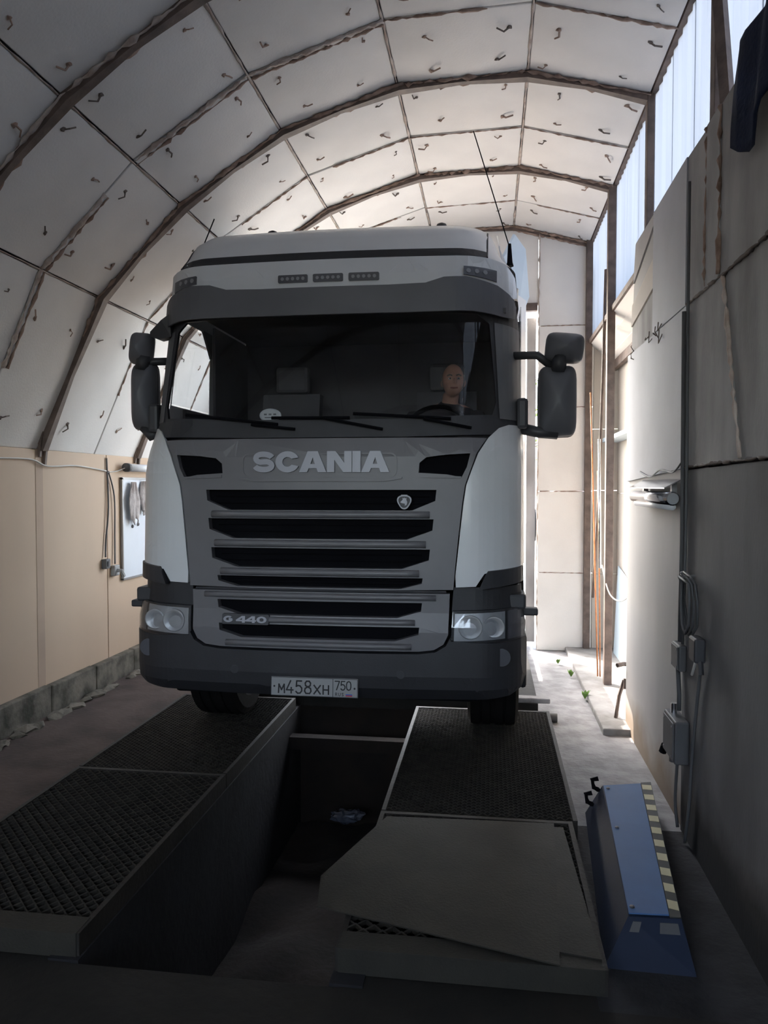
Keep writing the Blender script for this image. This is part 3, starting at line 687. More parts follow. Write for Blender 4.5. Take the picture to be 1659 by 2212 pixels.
# ---- number plate
pl = empty('number_plate', (-.010, -.036, .612)); pl.parent = truck; pl.rotation_euler.x = math.radians(-4)
link('plate', BX(-.262, .262, -.004, .004, -.056, .056, .004), M_PLATEW, pl)
def pline(bm, pts, w, y=-.0055):
    for a, b in zip(pts, pts[1:]):
        a = Vector((a[0], 0, a[1])); b = Vector((b[0], 0, b[1])); d = (b-a).normalized(); n = Vector((d.z, 0, -d.x))*w/2
        a = a-d*w*.35; b = b+d*w*.35
        prism(bm, [a+n+Vector((0, y, 0)), b+n+Vector((0, y, 0)), b-n+Vector((0, y, 0)), a-n+Vector((0, y, 0))], (0, .0015, 0), 0)
ST = {
 'M': [[(0, 0), (.06, 1), (.5, .35), (.94, 1), (1, 0)]],
 '4': [[(.72, 0), (.72, .45)], [(.62, 1), (0, .25), (1, .25)]],
 '5': [[(.92, 1), (.15, 1), (.08, .55), (.35, .63), (.68, .6), (.95, .42), (.95, .2), (.7, .02), (.3, 0), (.03, .14)]],
 '8': [[(.5, .54), (.15, .64), (.1, .85), (.3, 1), (.7, 1), (.9, .85), (.85, .64), (.5, .54), (.1, .42), (.02, .2), (.22, .01), (.78, .01), (.98, .2), (.9, .42), (.5, .54)]],
 'X': [[(0, 0), (1, 1)], [(0, 1), (1, 0)]], 'H': [[(0, 0), (0, 1)], [(1, 0), (1, 1)], [(0, .5), (1, .5)]],
 '7': [[(0, 1), (1, 1), (.35, 0)]], '0': [[(.5, 0), (.15, .08), (0, .35), (0, .65), (.15, .92), (.5, 1), (.85, .92), (1, .65), (1, .35), (.85, .08), (.5, 0)]],
 'R': [[(0, 0), (0, 1), (.7, 1), (.9, .8), (.7, .5), (0, .5)], [(.5, .5), (1, 0)]], 'U': [[(0, 1), (0, .25), (.3, 0), (.7, 0), (1, .25), (1, 1)]],
 'S': [[(.95, .85), (.6, 1), (.2, .95), (.1, .7), (.85, .35), (.85, .1), (.5, 0), (.05, .15)]],
}
def pchar(c, x, z, w, h, t):
    bm = bmesh.new()
    for l in ST[c]: pline(bm, [(x+a*w, z+b*h) for a, b in l], t)
    link('plate_character', bm, M_INK, pl)
for c, x, w, h in (('M', -.214, .036, .050), ('4', -.166, .040, .072), ('5', -.110, .038, .072), ('8', -.057, .040, .072), ('X', .000, .038, .050), ('H', .055, .032, .050)): pchar(c, x, -.038, w, h, .0085)
for c, x in (('7', .126), ('5', .160), ('0', .194)): pchar(c, x, -.010, .026, .050, .0065)
for c, x in (('R', .128), ('U', .147), ('S', .166)): pchar(c, x, -.045, .011, .017, .0028)
link('plate_divider', BX(.1115, .1145, -.006, -.004, -.054, .054), M_INK, pl)
for x in (-.240, .242):
    bm = bmesh.new(); lathe(bm, [(.006, -.0058), (.006, -.003)], 10, 'Y', (x, 0, .0)); link('plate_bolt', bm, M_INK, pl)
link('flag_stripe', BX(.190, .228, -.0055, -.004, -.0335, -.027), M_PLATEW, pl); link('flag_stripe', BX(.190, .228, -.0055, -.004, -.040, -.0335), M_FLAGB, pl); link('flag_stripe', BX(.190, .228, -.0055, -.004, -.0465, -.040), M_FLAGR, pl)
bm = BX(-.260, .260, -.0052, -.004, .0515, .054); box(bm, (0, -.0046, -.0527), (.52, .0012, .0025)); box(bm, (-.2587, -.0046, 0), (.0025, .0012, .108)); box(bm, (.2587, -.0046, 0), (.0025, .0012, .108))
link('plate_border', bm, M_INK, pl)

# ---- mirrors
def lump(pts_fn, nu, nv):
    bm = bmesh.new(); g = [[bm.verts.new(pts_fn(i/nu, j/nv)) for j in range(nv)] for i in range(nu+1)]
    for i in range(nu):
        for j in range(nv): bm.faces.new((g[i][j], g[i][(j+1) % nv], g[i+1][(j+1) % nv], g[i+1][j]))
    bm.faces.new(g[0]); bm.faces.new(g[-1]); return bm
def housing(c, sx, sy, sz, e=.35, yaw=0, roll=0):
    """rounded box with a domed front, closed at the back"""
    R = Matrix.Rotation(yaw, 3, 'Z') @ Matrix.Rotation(roll, 3, 'Y')
    def f(u, v):
        a = 2*PI*v; q = math.sin(min(1, u*1.25+.02)*PI/2)**.6 if u < .85 else 1
        cx_, cz_ = math.cos(a), math.sin(a)
        p = Vector((math.copysign(abs(cx_)**e, cx_)*sx*q, (-.5+u)*sy*2, math.copysign(abs(cz_)**e, cz_)*sz*q)); return Vector(c)+R @ p
    return lump(f, 8, 28)
def mirror(s, top, low, inner):
    m = empty('mirror', (s*1.2, .35, 2.4)); m.parent = truck
    def put(name, bm, mm, par=None, smooth=True):
        for v in bm.verts: v.co -= Vector((s*1.2, .35, 2.4))
        return link(name, bm, mm, par or m, smooth=smooth)
    put('wide_mirror', housing(*top), M_VISOR); lo = put('main_mirror', housing(*low), M_VISOR)
    put('mirror_rim', housing((low[0][0]-s*.0, low[0][1]+.085, low[0][2]), low[1]*1.03, .018, low[3]*1.015, .35, low[5] if len(low) > 5 else 0), M_GREYP, lo)
    put('mirror_neck', TB([(top[0][0]-s*.03, top[0][1], top[0][2]-.05), (low[0][0], low[0][1], low[0][2]+low[3]*.8)], .045, 8), M_BLACKP)
    put('mirror_arm', TB([(s*1.14, .55, inner[0]), (lerp(s*1.17, low[0][0], .5), .52, inner[0]-.005), (low[0][0]-s*.02, low[0][1]+.03, inner[1])], .026, 8), M_BLACKP)
    put('mirror_arm', TB([(s*1.19, .52, 2.16), (lerp(s*1.2, low[0][0], .5), .50, 2.13), (low[0][0], low[0][1]+.03, low[0][2]-low[3]*.92)], .035, 8), M_BLACKP)
    bm = BX(s*1.17, s*1.24, .42, .60, 2.15, 2.34, .02); put('mirror_base', bm, M_BLACKP, smooth=False)
mirror(-1, ((-1.315, .47, 2.715), .078, .07, .108, .42, 0, .12), ((-1.305, .48, 2.395), .083, .08, .225, .36), (2.635, 2.62))
mirror(1, ((1.465, .47, 2.655), .118, .07, .092, .42, 0, .10), ((1.425, .48, 2.325), .118, .08, .222, .34), (2.62, 2.53))
# front close-view mirror over the left pillar
fm = link('front_mirror', PR([(-1.07, .40, 2.92), (-1.13, .40, 2.88), (-1.215, .42, 2.81), (-1.222, .43, 2.785), (-1.16, .43, 2.760), (-1.07, .42, 2.775)], (0, .08, 0)), M_BLACKP, truck)
# ---- aerials
a1 = link('aerial', TB([(-1.06, .80, 3.34), (-1.02, .83, 3.44), (-.93, .86, 3.68)], .0045, 5), M_BLACK, truck)
a2 = link('aerial', TB([(1.145, 1.58, 3.62), (.87, 1.62, 4.52)], .0045, 5), M_BLACK, truck)
link('aerial_base', TB([(1.15, 1.58, 3.47), (1.15, 1.58, 3.50), (1.147, 1.58, 3.64)], .02, 8, rf=lambda t: lerp(.030, .012, t)), M_BLACK, a2)
link('aerial_base', TB([(-1.09, .79, 3.24), (-1.06, .80, 3.36)], .02, 8), M_BLACK, a1)
# ---- fairings behind the cab
for s in (-1, 1):
    link('roof_fairing', PR([(s*1.20, 2.30, 3.10), (s*1.335, 2.75, 3.52), (s*1.30, 2.75, 3.95), (s*1.20, 2.6, 4.04), (s*1.10, 2.30, 3.76)], (s*.02, .02, 0)), M_FAIR, truck)
    link('side_extender', PR([(s*1.215, 2.34, 1.10), (s*1.30, 2.62, 1.10), (s*1.30, 2.62, 3.45), (s*1.20, 2.34, 3.45)], (s*.02, 0, 0)), M_WHITE, truck)
    link('side_skirt', PR([(s*1.20, 2.0, .28), (s*1.20, 2.0, .88), (s*1.20, 3.6, .88), (s*1.20, 3.7, 1.0), (s*1.20, 4.42, 1.0), (s*1.20, 4.42, .28)], (s*.03, 0, 0)), M_DARKP, truck)
    t = link('fuel_tank', BX(s*.75, s*1.20, 2.5, 3.7, .5, 1.0, .06), M_STEEL, truck)
    link('wheel_arch', PR([(s*1.21, .62, .62), (s*1.21, .75, 1.02), (s*1.21, 1.1, 1.18), (s*1.21, 1.8, 1.18), (s*1.21, 2.15, 1.02), (s*1.21, 2.2, .6), (s*1.21, 2.1, .6), (s*1.21, 1.95, 1.0), (s*1.21, 1.45, 1.1), (s*1.21, .9, 1.0), (s*1.21, .75, .62)], (-s*.5, 0, 0)), M_BLACKP, truck)
# ---- wheels
def wheel(x, y, wid, rad=.505):
    s = 1 if x > 0 else -1
    w = empty('wheel', (x, y, rad)); w.parent = truck; h = wid/2
    bm = bmesh.new(); r = rad
    lathe(bm, [(.29, -h*.8), (.36, -h), (r*.90, -h), (r*.985, -h*.88), (r, -h*.70), (r, -h*.52), (r*.97, -h*.50), (r*.97, -h*.42), (r, -h*.40), (r, -.02), (r*.97, -.012), (r*.97, .012), (r, .02), (r, h*.40), (r*.97, h*.42), (r*.97, h*.50), (r, h*.52), (r, h*.70), (r*.985, h*.88), (r*.90, h), (.36, h), (.29, h*.8)], 40, 'X')
    t = link('tyre', bm, M_RUBBER, w, smooth=False)
    bm = bmesh.new(); lathe(bm, [(.292, -h*.75), (.292, h*.75), (.26, h*.6), (.16, h*.35), (.15, h*.75), (.06, h*.8)][:: 1], 24, 'X') if s > 0 else lathe(bm, [(.292, h*.75), (.292, -h*.75), (.26, -h*.6), (.16, -h*.35), (.15, -h*.75), (.06, -h*.8)], 24, 'X')
    rim = link('rim', bm, M_BLACK, w, smooth=False)
    for k in range(10):
        a = 2*PI*k/10; bm = bmesh.new(); lathe(bm, [(.014, 0), (.014, s*.03)], 6, 'X', (s*h*.40, .19*math.cos(a), .19*math.sin(a))); link('wheel_nut', bm, M_STEEL, rim)
for s in (-1, 1):
    wheel(s*1.035, 1.44, .36); wheel(s*.93, 6.05, .56)
# ---- chassis, axle and the dark machinery under the nose
for s in (-1, 1): link('chassis_rail', BX(s*.36, s*.44, .35, 6.9, .62, .90), M_BLACK, truck)
link('front_axle', TB([(-.95, 1.44, .50), (-.5, 1.44, .44), (.5, 1.44, .44), (.95, 1.44, .50)], .065, 8), M_BLACK, truck)
link('rear_axle', TB([(-.9, 6.05, .505), (.9, 6.05, .505)], .10, 8), M_BLACK, truck)
link('added_firewall', BX(-1.17, 1.17, .70, .73, .50, 2.1), M_BLACK, truck)  # unseen sheet added to keep sunlight from showing through the grille
link('engine_sump', BX(-.32, .32, .55, 1.9, .50, 1.15, .05), M_BLACK, truck)
link('cross_member', BX(-.95, .95, .16, .30, .50, .66, .02), M_BLACK, truck)
link('radiator', BX(-.68, .68, .16, .30, .85, 1.85), M_BLACK, truck)
link('under_shield', BX(-1.15, 1.15, .18, .60, .66, .72), M_BLACK, truck)
link('towing_plate', BX(-.45, .45, 5.5, 6.5, .95, 1.05, .03), M_BLACK, truck)
for s in (-1, 1): link('mud_flap', BX(s*.85, s*1.20, 2.16, 2.175, .15, .8), M_BLACK, truck)
# ---- inside the cab
ds = skin_panel('dashboard', [[(-1.12, 2.19), (1.12, 2.19), (1.12, 1.5), (-1.12, 1.5)]], M_INT, truck, off=-.10, thick=.06)
bm = bmesh.new()
link('dash_top', PR([(-1.1, .34, 2.16), (-1.1, .80, 2.20), (-1.1, .85, 1.95), (-1.1, .34, 1.9)], (2.2, 0, 0)), M_BLACK, truck)
for x in (-.62, .66):
    st = link('seat', BX(x-.25, x+.25, 1.15, 1.65, 1.62, 1.78, .05), M_INT, truck)
    link('seat_back', PR([(x-.24, 1.62, 1.75), (x-.24, 1.80, 2.55), (x+.24, 1.80, 2.55), (x+.24, 1.62, 1.75)], (0, .12, 0)), M_INT, st)
    link('headrest', BX(x-.14, x+.14, 1.80, 1.90, 2.56, 2.78, .03), M_INT, st)
    link('seat_base', BX(x-.2, x+.2, 1.2, 1.6, 1.26, 1.62), M_INT, st)
bm = bmesh.new()
ring = [Vector((.64+.225*math.cos(a), .98+.225*math.sin(a)*.45, 2.16+.225*math.sin(a)*.89)) for a in [2*PI*k/28 for k in range(29)]]
tube(bm, ring, .016, 8, cap=False); sw = link('steering_wheel', bm, M_BLACK, truck, smooth=True)
link('wheel_spokes', TB([(.42, .98, 2.16), (.64, .97, 2.15), (.86, .98, 2.16)], .018, 6), M_BLACK, sw)
link('steering_column', TB([(.64, .97, 2.15), (.64, .78, 2.05)], .04, 8), M_BLACK, sw)

# ================================================================== DRIVER
def blob(bm, c, r, seg=14):
    q = bmesh.ops.create_uvsphere(bm, u_segments=seg, v_segments=max(8, seg//2+2), radius=1)
    for v in q['verts']: v.co = Vector((v.co.x*r[0]+c[0], v.co.y*r[1]+c[1], v.co.z*r[2]+c[2]))
driver = empty('person', (TC+.67, Y0+1.42, 1.79)); driver.scale = (1.07, 1.07, 1.07)
tag(driver, 'balding driver in dark jacket seated behind the truck windscreen, face turned aside', 'person')
hx = .055      # head offset towards the door; local frame: origin on the seat
def P(x, y, z): return Vector((x, y, z))
bm = bmesh.new()
# torso, neck, head, limbs as overlapping volumes, fused by a voxel remesh into one skin
blob(bm, (0, .10, .16), (.18, .14, .17)); blob(bm, (0, .11, .38), (.205, .13, .20)); blob(bm, (.01, .08, .52), (.20, .10, .085))
tube(bm, [(.02, .06, .54), (.04, .03, .66)], .058, 12)
blob(bm, (hx, .0, .755), (.078, .096, .112), 20); blob(bm, (hx, -.035, .70), (.060, .068, .065), 16)
blob(bm, (hx+.02, -.108, .735), (.013, .020, .020), 8)
for s in (-1, 1):
    blob(bm, (hx+s*.079, .005, .735), (.012, .020, .030), 8)
    sh_, el, wr_ = P(s*.215, .07, .50), P(s*.27, -.13, .30), P(s*.19, -.40, .40)
    tube(bm, [sh_, sh_.lerp(el, .5), el], .05, 10, rf=lambda t: lerp(.058, .044, t)); blob(bm, el, (.046, .046, .046), 10)
    tube(bm, [el, el.lerp(wr_, .4), wr_], .04, 10, rf=lambda t: lerp(.044, .028, t))
    blob(bm, wr_+P(-s*.0, -.04, .005), (.022, .045, .038), 10)
    for k in range(4):
        b0 = wr_+P(0, -.07+.0*k, .028-.018*k); tube(bm, [b0, b0+P(0, -.028, .004), b0+P(-s*.018, -.040, -.004), b0+P(-s*.032, -.026, -.006)], .0085, 6)
    tube(bm, [wr_+P(-s*.008, -.02, .025), wr_+P(-s*.022, -.05, .045), wr_+P(-s*.03, -.075, .045)], .010, 6)
    tube(bm, [P(s*.09, .06, .08), P(s*.13, -.18, .10), P(s*.15, -.42, .06)], .07, 10, rf=lambda t: lerp(.085, .06, t))
    tube(bm, [P(s*.15, -.42, .06), P(s*.15, -.46, -.18), P(s*.15, -.44, -.44)], .05, 10, rf=lambda t: lerp(.060, .042, t))
    blob(bm, (s*.15, -.50, -.47), (.045, .12, .04), 10)
body = link('body', bm, M_SKIN, driver, smooth=True)
md = body.modifiers.new('fuse', 'REMESH'); md.mode = 'VOXEL'; md.voxel_size = .009; md.use_smooth_shade = True
md = body.modifiers.new('soften', 'SMOOTH'); md.iterations = 3; md.factor = .5
for s in (-1, 1):
    bm = bmesh.new(); blob(bm, (hx+.012+s*.030, -.086, .755), (.013, .012, .008), 10); e = link('eye', bm, M_EYE, driver, smooth=True)
    bm = bmesh.new(); blob(bm, (hx+.014+s*.030, -.097, .755), (.005, .004, .005), 8); link('iris', bm, M_INK, e, smooth=True)
    bm = bmesh.new(); tube(bm, [(hx+.012+s*.014, -.098, .775), (hx+.012+s*.032, -.096, .781), (hx+.012+s*.048, -.084, .774)], .005, 6); link('eyebrow', bm, M_HAIR, driver)
bm = bmesh.new(); tube(bm, [(hx-.012, -.098, .690), (hx+.012, -.106, .687), (hx+.036, -.098, .690)], .006, 6); link('mouth', bm, mat('lip', (.36, .15, .13), .5, amt=.03), driver)
# fringe of hair round the back and sides of the bald head
bm = bmesh.new(); g = []
for i in range(17):
    a = math.radians(lerp(-15, 195, i/16)); row = []
    for j in range(4):
        z = lerp(.695, .79, j/3); rr = math.sqrt(max(.2, 1-((z-.755)/.112)**2))
        row.append(bm.verts.new((hx+math.cos(a)*(.078*rr+.006), math.sin(a)*(.096*rr+.006), z)))
    g.append(row)
for a, b in zip(g, g[1:]):
    for j in range(3): bm.faces.new((a[j], b[j], b[j+1], a[j+1]))
hr = link('hair', bm, M_HAIR, driver, smooth=True); hr.modifiers.new('depth', 'SOLIDIFY').thickness = .010
bm = bmesh.new()
blob(bm, (0, .10, .14), (.20, .16, .18)); blob(bm, (0, .11, .38), (.225, .15, .21)); blob(bm, (.01, .08, .51), (.215, .112, .09))
tube(bm, [(.02, .06, .53), (.03, .045, .60)], .072, 14)
for s in (-1, 1):
    sh_, el, wr_ = P(s*.215, .07, .50), P(s*.27, -.13, .30), P(s*.19, -.40, .40)
    tube(bm, [sh_, sh_.lerp(el, .5), el], .06, 12, rf=lambda t: lerp(.074, .060, t)); blob(bm, el, (.060, .060, .060), 10)
    tube(bm, [el, el.lerp(wr_, .5), el.lerp(wr_, .92)], .05, 12, rf=lambda t: lerp(.060, .044, t))
jk = link('jacket', bm, M_JACKET, driver, smooth=True)
md = jk.modifiers.new('fuse', 'REMESH'); md.mode = 'VOXEL'; md.voxel_size = .012; md.use_smooth_shade = True
md = jk.modifiers.new('soften', 'SMOOTH'); md.iterations = 3; md.factor = .5
bm = bmesh.new()
for s in (-1, 1):
    tube(bm, [P(s*.09, .08, .07), P(s*.13, -.18, .10), P(s*.15, -.43, .06)], .08, 12, rf=lambda t: lerp(.105, .075, t))
    tube(bm, [P(s*.15, -.42, .08), P(s*.15, -.46, -.18), P(s*.15, -.44, -.40)], .06, 12, rf=lambda t: lerp(.076, .060, t))
tr = link('trousers', bm, M_BLACK, driver, smooth=True)
# disc-shaped white tag on the dashboard
bm = bmesh.new(); lathe(bm, [(.060, -.008), (.070, -.004), (.070, .004), (.060, .008)], 24, 'Y')
for v in bm.verts: v.co.z *= .62
o = link('dash_tag', bm, mat('pale_grey_card', (.55, .56, .58), .5, amt=.03), None, (TC-.365, Y0+.30, 2.245)); tag(o, 'pale oval card standing on the dashboard behind the windscreen', 'card')
bm = bmesh.new()
for k in range(3): box(bm, (-.030+.030*k, -.0085, .006), (.018, .002, .010))
box(bm, (0, -.0085, -.014), (.07, .002, .006)); link('faded_print', bm, M_LED, o)

# ================================================================== RAMPS OVER THE PIT
def ramp(x0, x1, y0, y1, cw, cl, label, front=True, beam=True, ztop=0.0):
    r = empty('grating_ramp', ((x0+x1)/2, y0, 0)); tag(r, label, 'ramp', None)
    def put(n, bm, m, k=None):
        for v in bm.verts: v.co -= Vector(((x0+x1)/2, y0, 0))
        return link(n, bm, m, r, kind=k)
    # expanded metal: zigzag strands that meet and part
    bm = bmesh.new(); nx = int((x1-x0)/cw); ny = int((y1-y0)/cl)
    t = .0035
    for j in range(ny+1):
        y = y0+.03+j*(y1-y0-.06)/ny; ph = j % 2
        pts = []
        for i in range(2*nx+1):
            x = x0+(x1-x0)*i/(2*nx); up_ = ((i+ph) % 2)
            pts.append((x, y+(.5 if up_ else -.5)*(y1-y0-.06)/ny*.92, ztop-.004+(.004 if up_ else -.004)))
        A = [bm.verts.new((x, yy-t, z)) for x, yy, z in pts]; B = [bm.verts.new((x, yy+t, z+.004)) for x, yy, z in pts]; C_ = [bm.verts.new((x, yy-t, z-.016)) for x, yy, z in pts]
        for a in range(len(pts)-1):
            bm.faces.new((A[a], A[a+1], B[a+1], B[a])); bm.faces.new((C_[a], C_[a+1], A[a+1], A[a]))
    put('expanded_mesh', bm, M_GRATE, 'stuff')
    put('tray', BX(x0+.01, x1-.01, y0+.02, y1-.01, -.095, -.080), M_BLACK)
    put('edge_angle', BX(x0-.012, x0+.012, y0, y1, -.098, .004), M_GRATE2)
    put('edge_angle', BX(x1-.012, x1+.012, y0, y1, -.098, .004), M_GRATE2)
    put('end_bar', BX(x0, x1, y1-.03, y1, -.098, .003), M_GRATE2)
    if front: put('front_lip', PR([(x0, y0-.005, .006), (x0, y0+.11, .008), (x0, y0+.11, -.02), (x0, y0-.005, -.095)], (x1-x0, 0, 0)), M_PLATE)
    n = int((y1-y0)/.6)
    for k in range(1, n+1): put('cross_bearer', BX(x0, x1, y0+k*(y1-y0)/(n+1)-.02, y0+k*(y1-y0)/(n+1)+.02, -.08, -.03), M_GRATE2)
    return r
ramp(-2.60, -1.64, 2.83, 4.56, .060, .030, 'coarse steel mesh ramp left of the pit, nearest the viewer')
ramp(-2.60, -1.64, 4.57, 6.30, .050, .020, 'finer steel mesh ramp left of the pit, under the truck wheel', front=False)
ramp(-.58, .43, 2.88, 4.16, .075, .034, 'steel mesh ramp right of the pit, half hidden under sheet metal')
ramp(-.58, .46, 4.17, 6.20, .050, .020, 'long steel mesh ramp right of the pit reaching the truck', front=False)
def sheet(name, poly, z, label, zz=None):
    bm = bmesh.new(); n = len(poly)
    prism(bm, [(x, y, z+(zz[i] if zz else 0)) for i, (x, y) in enumerate(poly)], (0, 0, .005), 0)
    o = link(name, bm, M_PLATE); c = sum((v.co for v in o.data.vertices), Vector())/len(o.data.vertices); c.z = z
    for v in o.data.vertices: v.co -= c
    o.location = c
    return tag(o, label, 'metal sheet')
sheet('metal_sheet', [(-.50, 4.02), (.385, 4.06), (.425, 2.93), (.20, 2.97)], .008, 'lower dull metal sheet squared up on the right ramp beside blue housing', None)
sheet('metal_sheet', [(-.545, 4.05), (.34, 4.085), (.265, 2.86), (-.72, 3.13), (-.76, 3.38)], .016, 'upper skewed metal sheet overhanging the pit from the right ramp')
bm = BX(.20, .50, 6.46, 6.56, -.012, .03, .008); o = link('wheel_stop', bm, M_CONC_WHITE); tag(o, 'pale flat bar beside the truck right front wheel', 'bar')
o = link('roller_pipe', TB([(.22, 6.262, -.062), (.54, 6.25, -.062)], .036, 12), M_BOXGREY, smooth=True); tag(o, 'dark round pipe lying in front of the pale flat bar', 'pipe')
# crumpled film in the pit
bm = bmesh.new(); bmesh.ops.create_icosphere(bm, subdivisions=3, radius=.09)
for v in bm.verts: v.co = v.co*(1+.5*noise.noise(v.co*22)); v.co.z *= .5; v.co.x *= 1.4
o = link('plastic_film', bm, M_PLASTICBAG, None, (-1.13, 6.02, -.86)); tag(o, 'crumpled shiny plastic film lying in the pit under the truck', 'film')
bm = bmesh.new(); box(bm, (0, 0, 0), (1.02, .10, .10)); o = link('pit_beam', bm, M_PITDIRT, None, (-1.11, 6.10, -.30)); tag(o, 'rusty beam spanning the far end of the pit', 'beam')

# ================================================================== BLUE HOUSING
hs = empty('machine_housing', (.70, 3.8, -.10)); tag(hs, 'low blue steel machine housing with striped edge beside right wall', 'housing')
def ph(n, bm, m, par=None):
    if par is None:
        for v in bm.verts: v.co -= Vector((.70, 3.8, -.10))
    else:
        for v in bm.verts: v.co -= Vector((.70, 3.8, -.10))
    return link(n, bm, m, par or hs)
T = dict(fl=(.645, 4.50, .075), fr=(.93, 4.58, .075), nr=(.765, 3.16, .065), nl=(.558, 3.15, .065))
B_ = dict(fl=(.555, 4.53, -.10), fr=(.96, 4.60, -.10), nr=(.80, 3.05, -.10), nl=(.452, 3.06, -.10))
bm = bmesh.new(); vt = {k: bm.verts.new(v) for k, v in T.items()}; vb = {k: bm.verts.new(v) for k, v in B_.items()}
for a, b in (('fl', 'nl'), ('nl', 'nr'), ('nr', 'fr'), ('fr', 'fl')): bm.faces.new((vt[a], vt[b], vb[b], vb[a]))
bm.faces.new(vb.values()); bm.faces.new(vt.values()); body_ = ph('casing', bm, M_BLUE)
def onT(u, v, dz=.002):
    a = Vector(T['nl']).lerp(Vector(T['nr']), u); b = Vector(T['fl']).lerp(Vector(T['fr']), u); p = a.lerp(b, v); p.z += dz; return p
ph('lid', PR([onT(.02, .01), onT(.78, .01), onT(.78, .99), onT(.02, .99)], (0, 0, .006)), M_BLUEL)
st_ = ph('edge_strip', PR([onT(.79, .0), onT(1.0, .0), onT(1.0, 1), onT(.79, 1)], (0, 0, .005)), M_HAZB)
for k in range(10):
    v0 = (k+.45)/10.2; ph('stripe', PR([onT(.80, v0, .0075), onT(.99, v0-.012, .0075), onT(.99, v0+.036, .0075), onT(.80, v0+.048, .0075)], (0, 0, .0012)), M_HAZY, st_)
for u, v in ((.10, .95), (.12, .58), (.10, .04)):
    bm = bmesh.new(); lathe(bm, [(.010, 0), (.010, .006), (.004, .009)], 8, 'Z', onT(u, v, .008)); ph('bolt', bm, M_STEEL)
def onN(u, w): return Vector(B_['nl']).lerp(Vector(B_['nr']), u).lerp(Vector(T['nl']).lerp(Vector(T['nr']), u), w)+Vector((0, -.003, 0))
for u0, u1 in ((.12, .27), (.60, .92)): ph('rating_plate', PR([onN(u0, .72), onN(u1, .72), onN(u1, .92), onN(u0, .92)], (0, -.002, 0)), M_BOXGREY)
for p in ((.585, 4.46, -.02), (.625, 4.50, .05)): ph('torn_bracket', TB([p, (p[0]-.03, p[1]-.02, p[2]+.02), (p[0]-.035, p[1]+.02, p[2]+.05), (p[0]-.0, p[1]+.02, p[2]+.06)], .014, 5), M_BLACK)

# ================================================================== LEFT WALL FITTINGS
wb_ = empty('whiteboard', (-3.55, 7.02, .90)); tag(wb_, 'white enamel board hung on the cream left wall', 'whiteboard')
link('board', BX(.004, .020, .0, 1.0, .0, .97, .003), M_WBOARD, wb_)
for a in ((.004, .028, -.012, .006, -.01, .98), (.004, .028, .995, 1.012, -.01, .98), (.004, .028, -.012, 1.012, .965, .985), (.004, .028, -.012, 1.012, -.015, .003)): link('frame_rail', BX(*a), M_STEEL, wb_)
def rag(y, z, w, h, sd, label):
    bm = bmesh.new(); nx, nz = 12, 14; g = []
    for i in range(nx+1):
        row = []
        for j in range(nz+1):
            u, v = i/nx, j/nz
            ww = w*(.35+.65*min(1, v*2.2))*(1-.35*max(0, v-.6)/.4)
            yy = y+(u-.5)*ww+.012*noise.noise((u*3, v*3, sd)); zz = z-v*h*(1-.18*abs(math.sin(u*5+sd)))
            row.append(bm.verts.new((.034+.014*(1+math.sin(u*13+sd+v*2))+.012*v, yy, zz)))
        g.append(row)
    for a, b in zip(g, g[1:]):
        for j in range(nz): bm.faces.new((a[j], b[j], b[j+1], a[j+1]))
    o = link('work_glove_rag', bm, M_RAG, None, (-3.55, 7.02, .90), smooth=True); o.modifiers.new('depth', 'SOLIDIFY').thickness = .008; o.name = 'hanging_rag'
    return tag(o, label, 'rag')
rag(.17, .94, .22, .44, 1.3, 'dirty white rag hanging at the top left of the whiteboard')
rag(.42, .95, .20, .36, 4.1, 'dirty white rag hanging right of another rag on the whiteboard')
for y, z, lb in ((.20, .50, 'small dark round magnet on the whiteboard, the lower left one'), (.32, .515, 'small dark round magnet on the whiteboard, the upper right one')):
    bm = bmesh.new(); lathe(bm, [(.017, 0), (.017, .010), (.012, .014)], 14, 'X'); o = link('magnet', bm, M_BOXGREY, None, (-3.53, 7.02+y, .90+z)); tag(o, lb, 'magnet')
lp = empty('tube_lamp', (-3.55, 7.02, 1.98)); tag(lp, 'white tube lamp fixed on the cream wall above the whiteboard', 'lamp')
link('tube', TB([(.06, .04, 0), (.06, 1.0, 0)], .038, 14), M_TUBE, lp, smooth=True)
for y in (0, 1.0): link('end_cap', TB([(.06, y, 0), (.06, y+.05, 0)], .043, 14), M_BOXGREY, lp, smooth=True)
for y in (.2, .8): link('clip', BX(0, .03, y-.02, y+.02, -.03, .03), M_STEEL, lp)
sb = empty('switch_box', (-3.55, 6.68, 1.08)); tag(sb, 'grey switch box on the cream wall left of the whiteboard', 'switch box')
link('case', BX(0, .05, -.04, .04, -.045, .045, .006), M_BOXGREY, sb); link('rocker', BX(.05, .058, -.018, .018, -.025, .025), M_LED, sb)
sb = empty('wall_socket', (-3.55, 6.86, 1.00)); tag(sb, 'white wall socket below the switch box beside the whiteboard', 'socket')
link('case', BX(0, .045, -.05, .05, -.05, .05, .008), M_PLATEW, sb); link('plug', TB([(.045, .0, .0), (.085, .0, .0), (.10, .02, -.06)], .018, 8), M_PLATEW, sb)
def cable(name, pts, r, m, label, cat='cable'):
    Pp = [Vector(p) for p in pts]; out = []
    for i in range(len(Pp)-1):       # Catmull-Rom
        a, b, c, d = Pp[max(i-1, 0)], Pp[i], Pp[i+1], Pp[min(i+2, len(Pp)-1)]
        for k in range(6):
            t = k/6; out.append(.5*((2*b)+(c-a)*t+(2*a-5*b+4*c-d)*t*t+(3*b-c*1-a+d-2*b+2*b-2*c*1+0*a)*0*t+(-a+3*b-3*c+d)*t*t*t))
    out.append(Pp[-1])
    o = link(name, TB([p-Pp[0] for p in out], r, 6), m, None, Pp[0], smooth=True); return tag(o, label, cat)
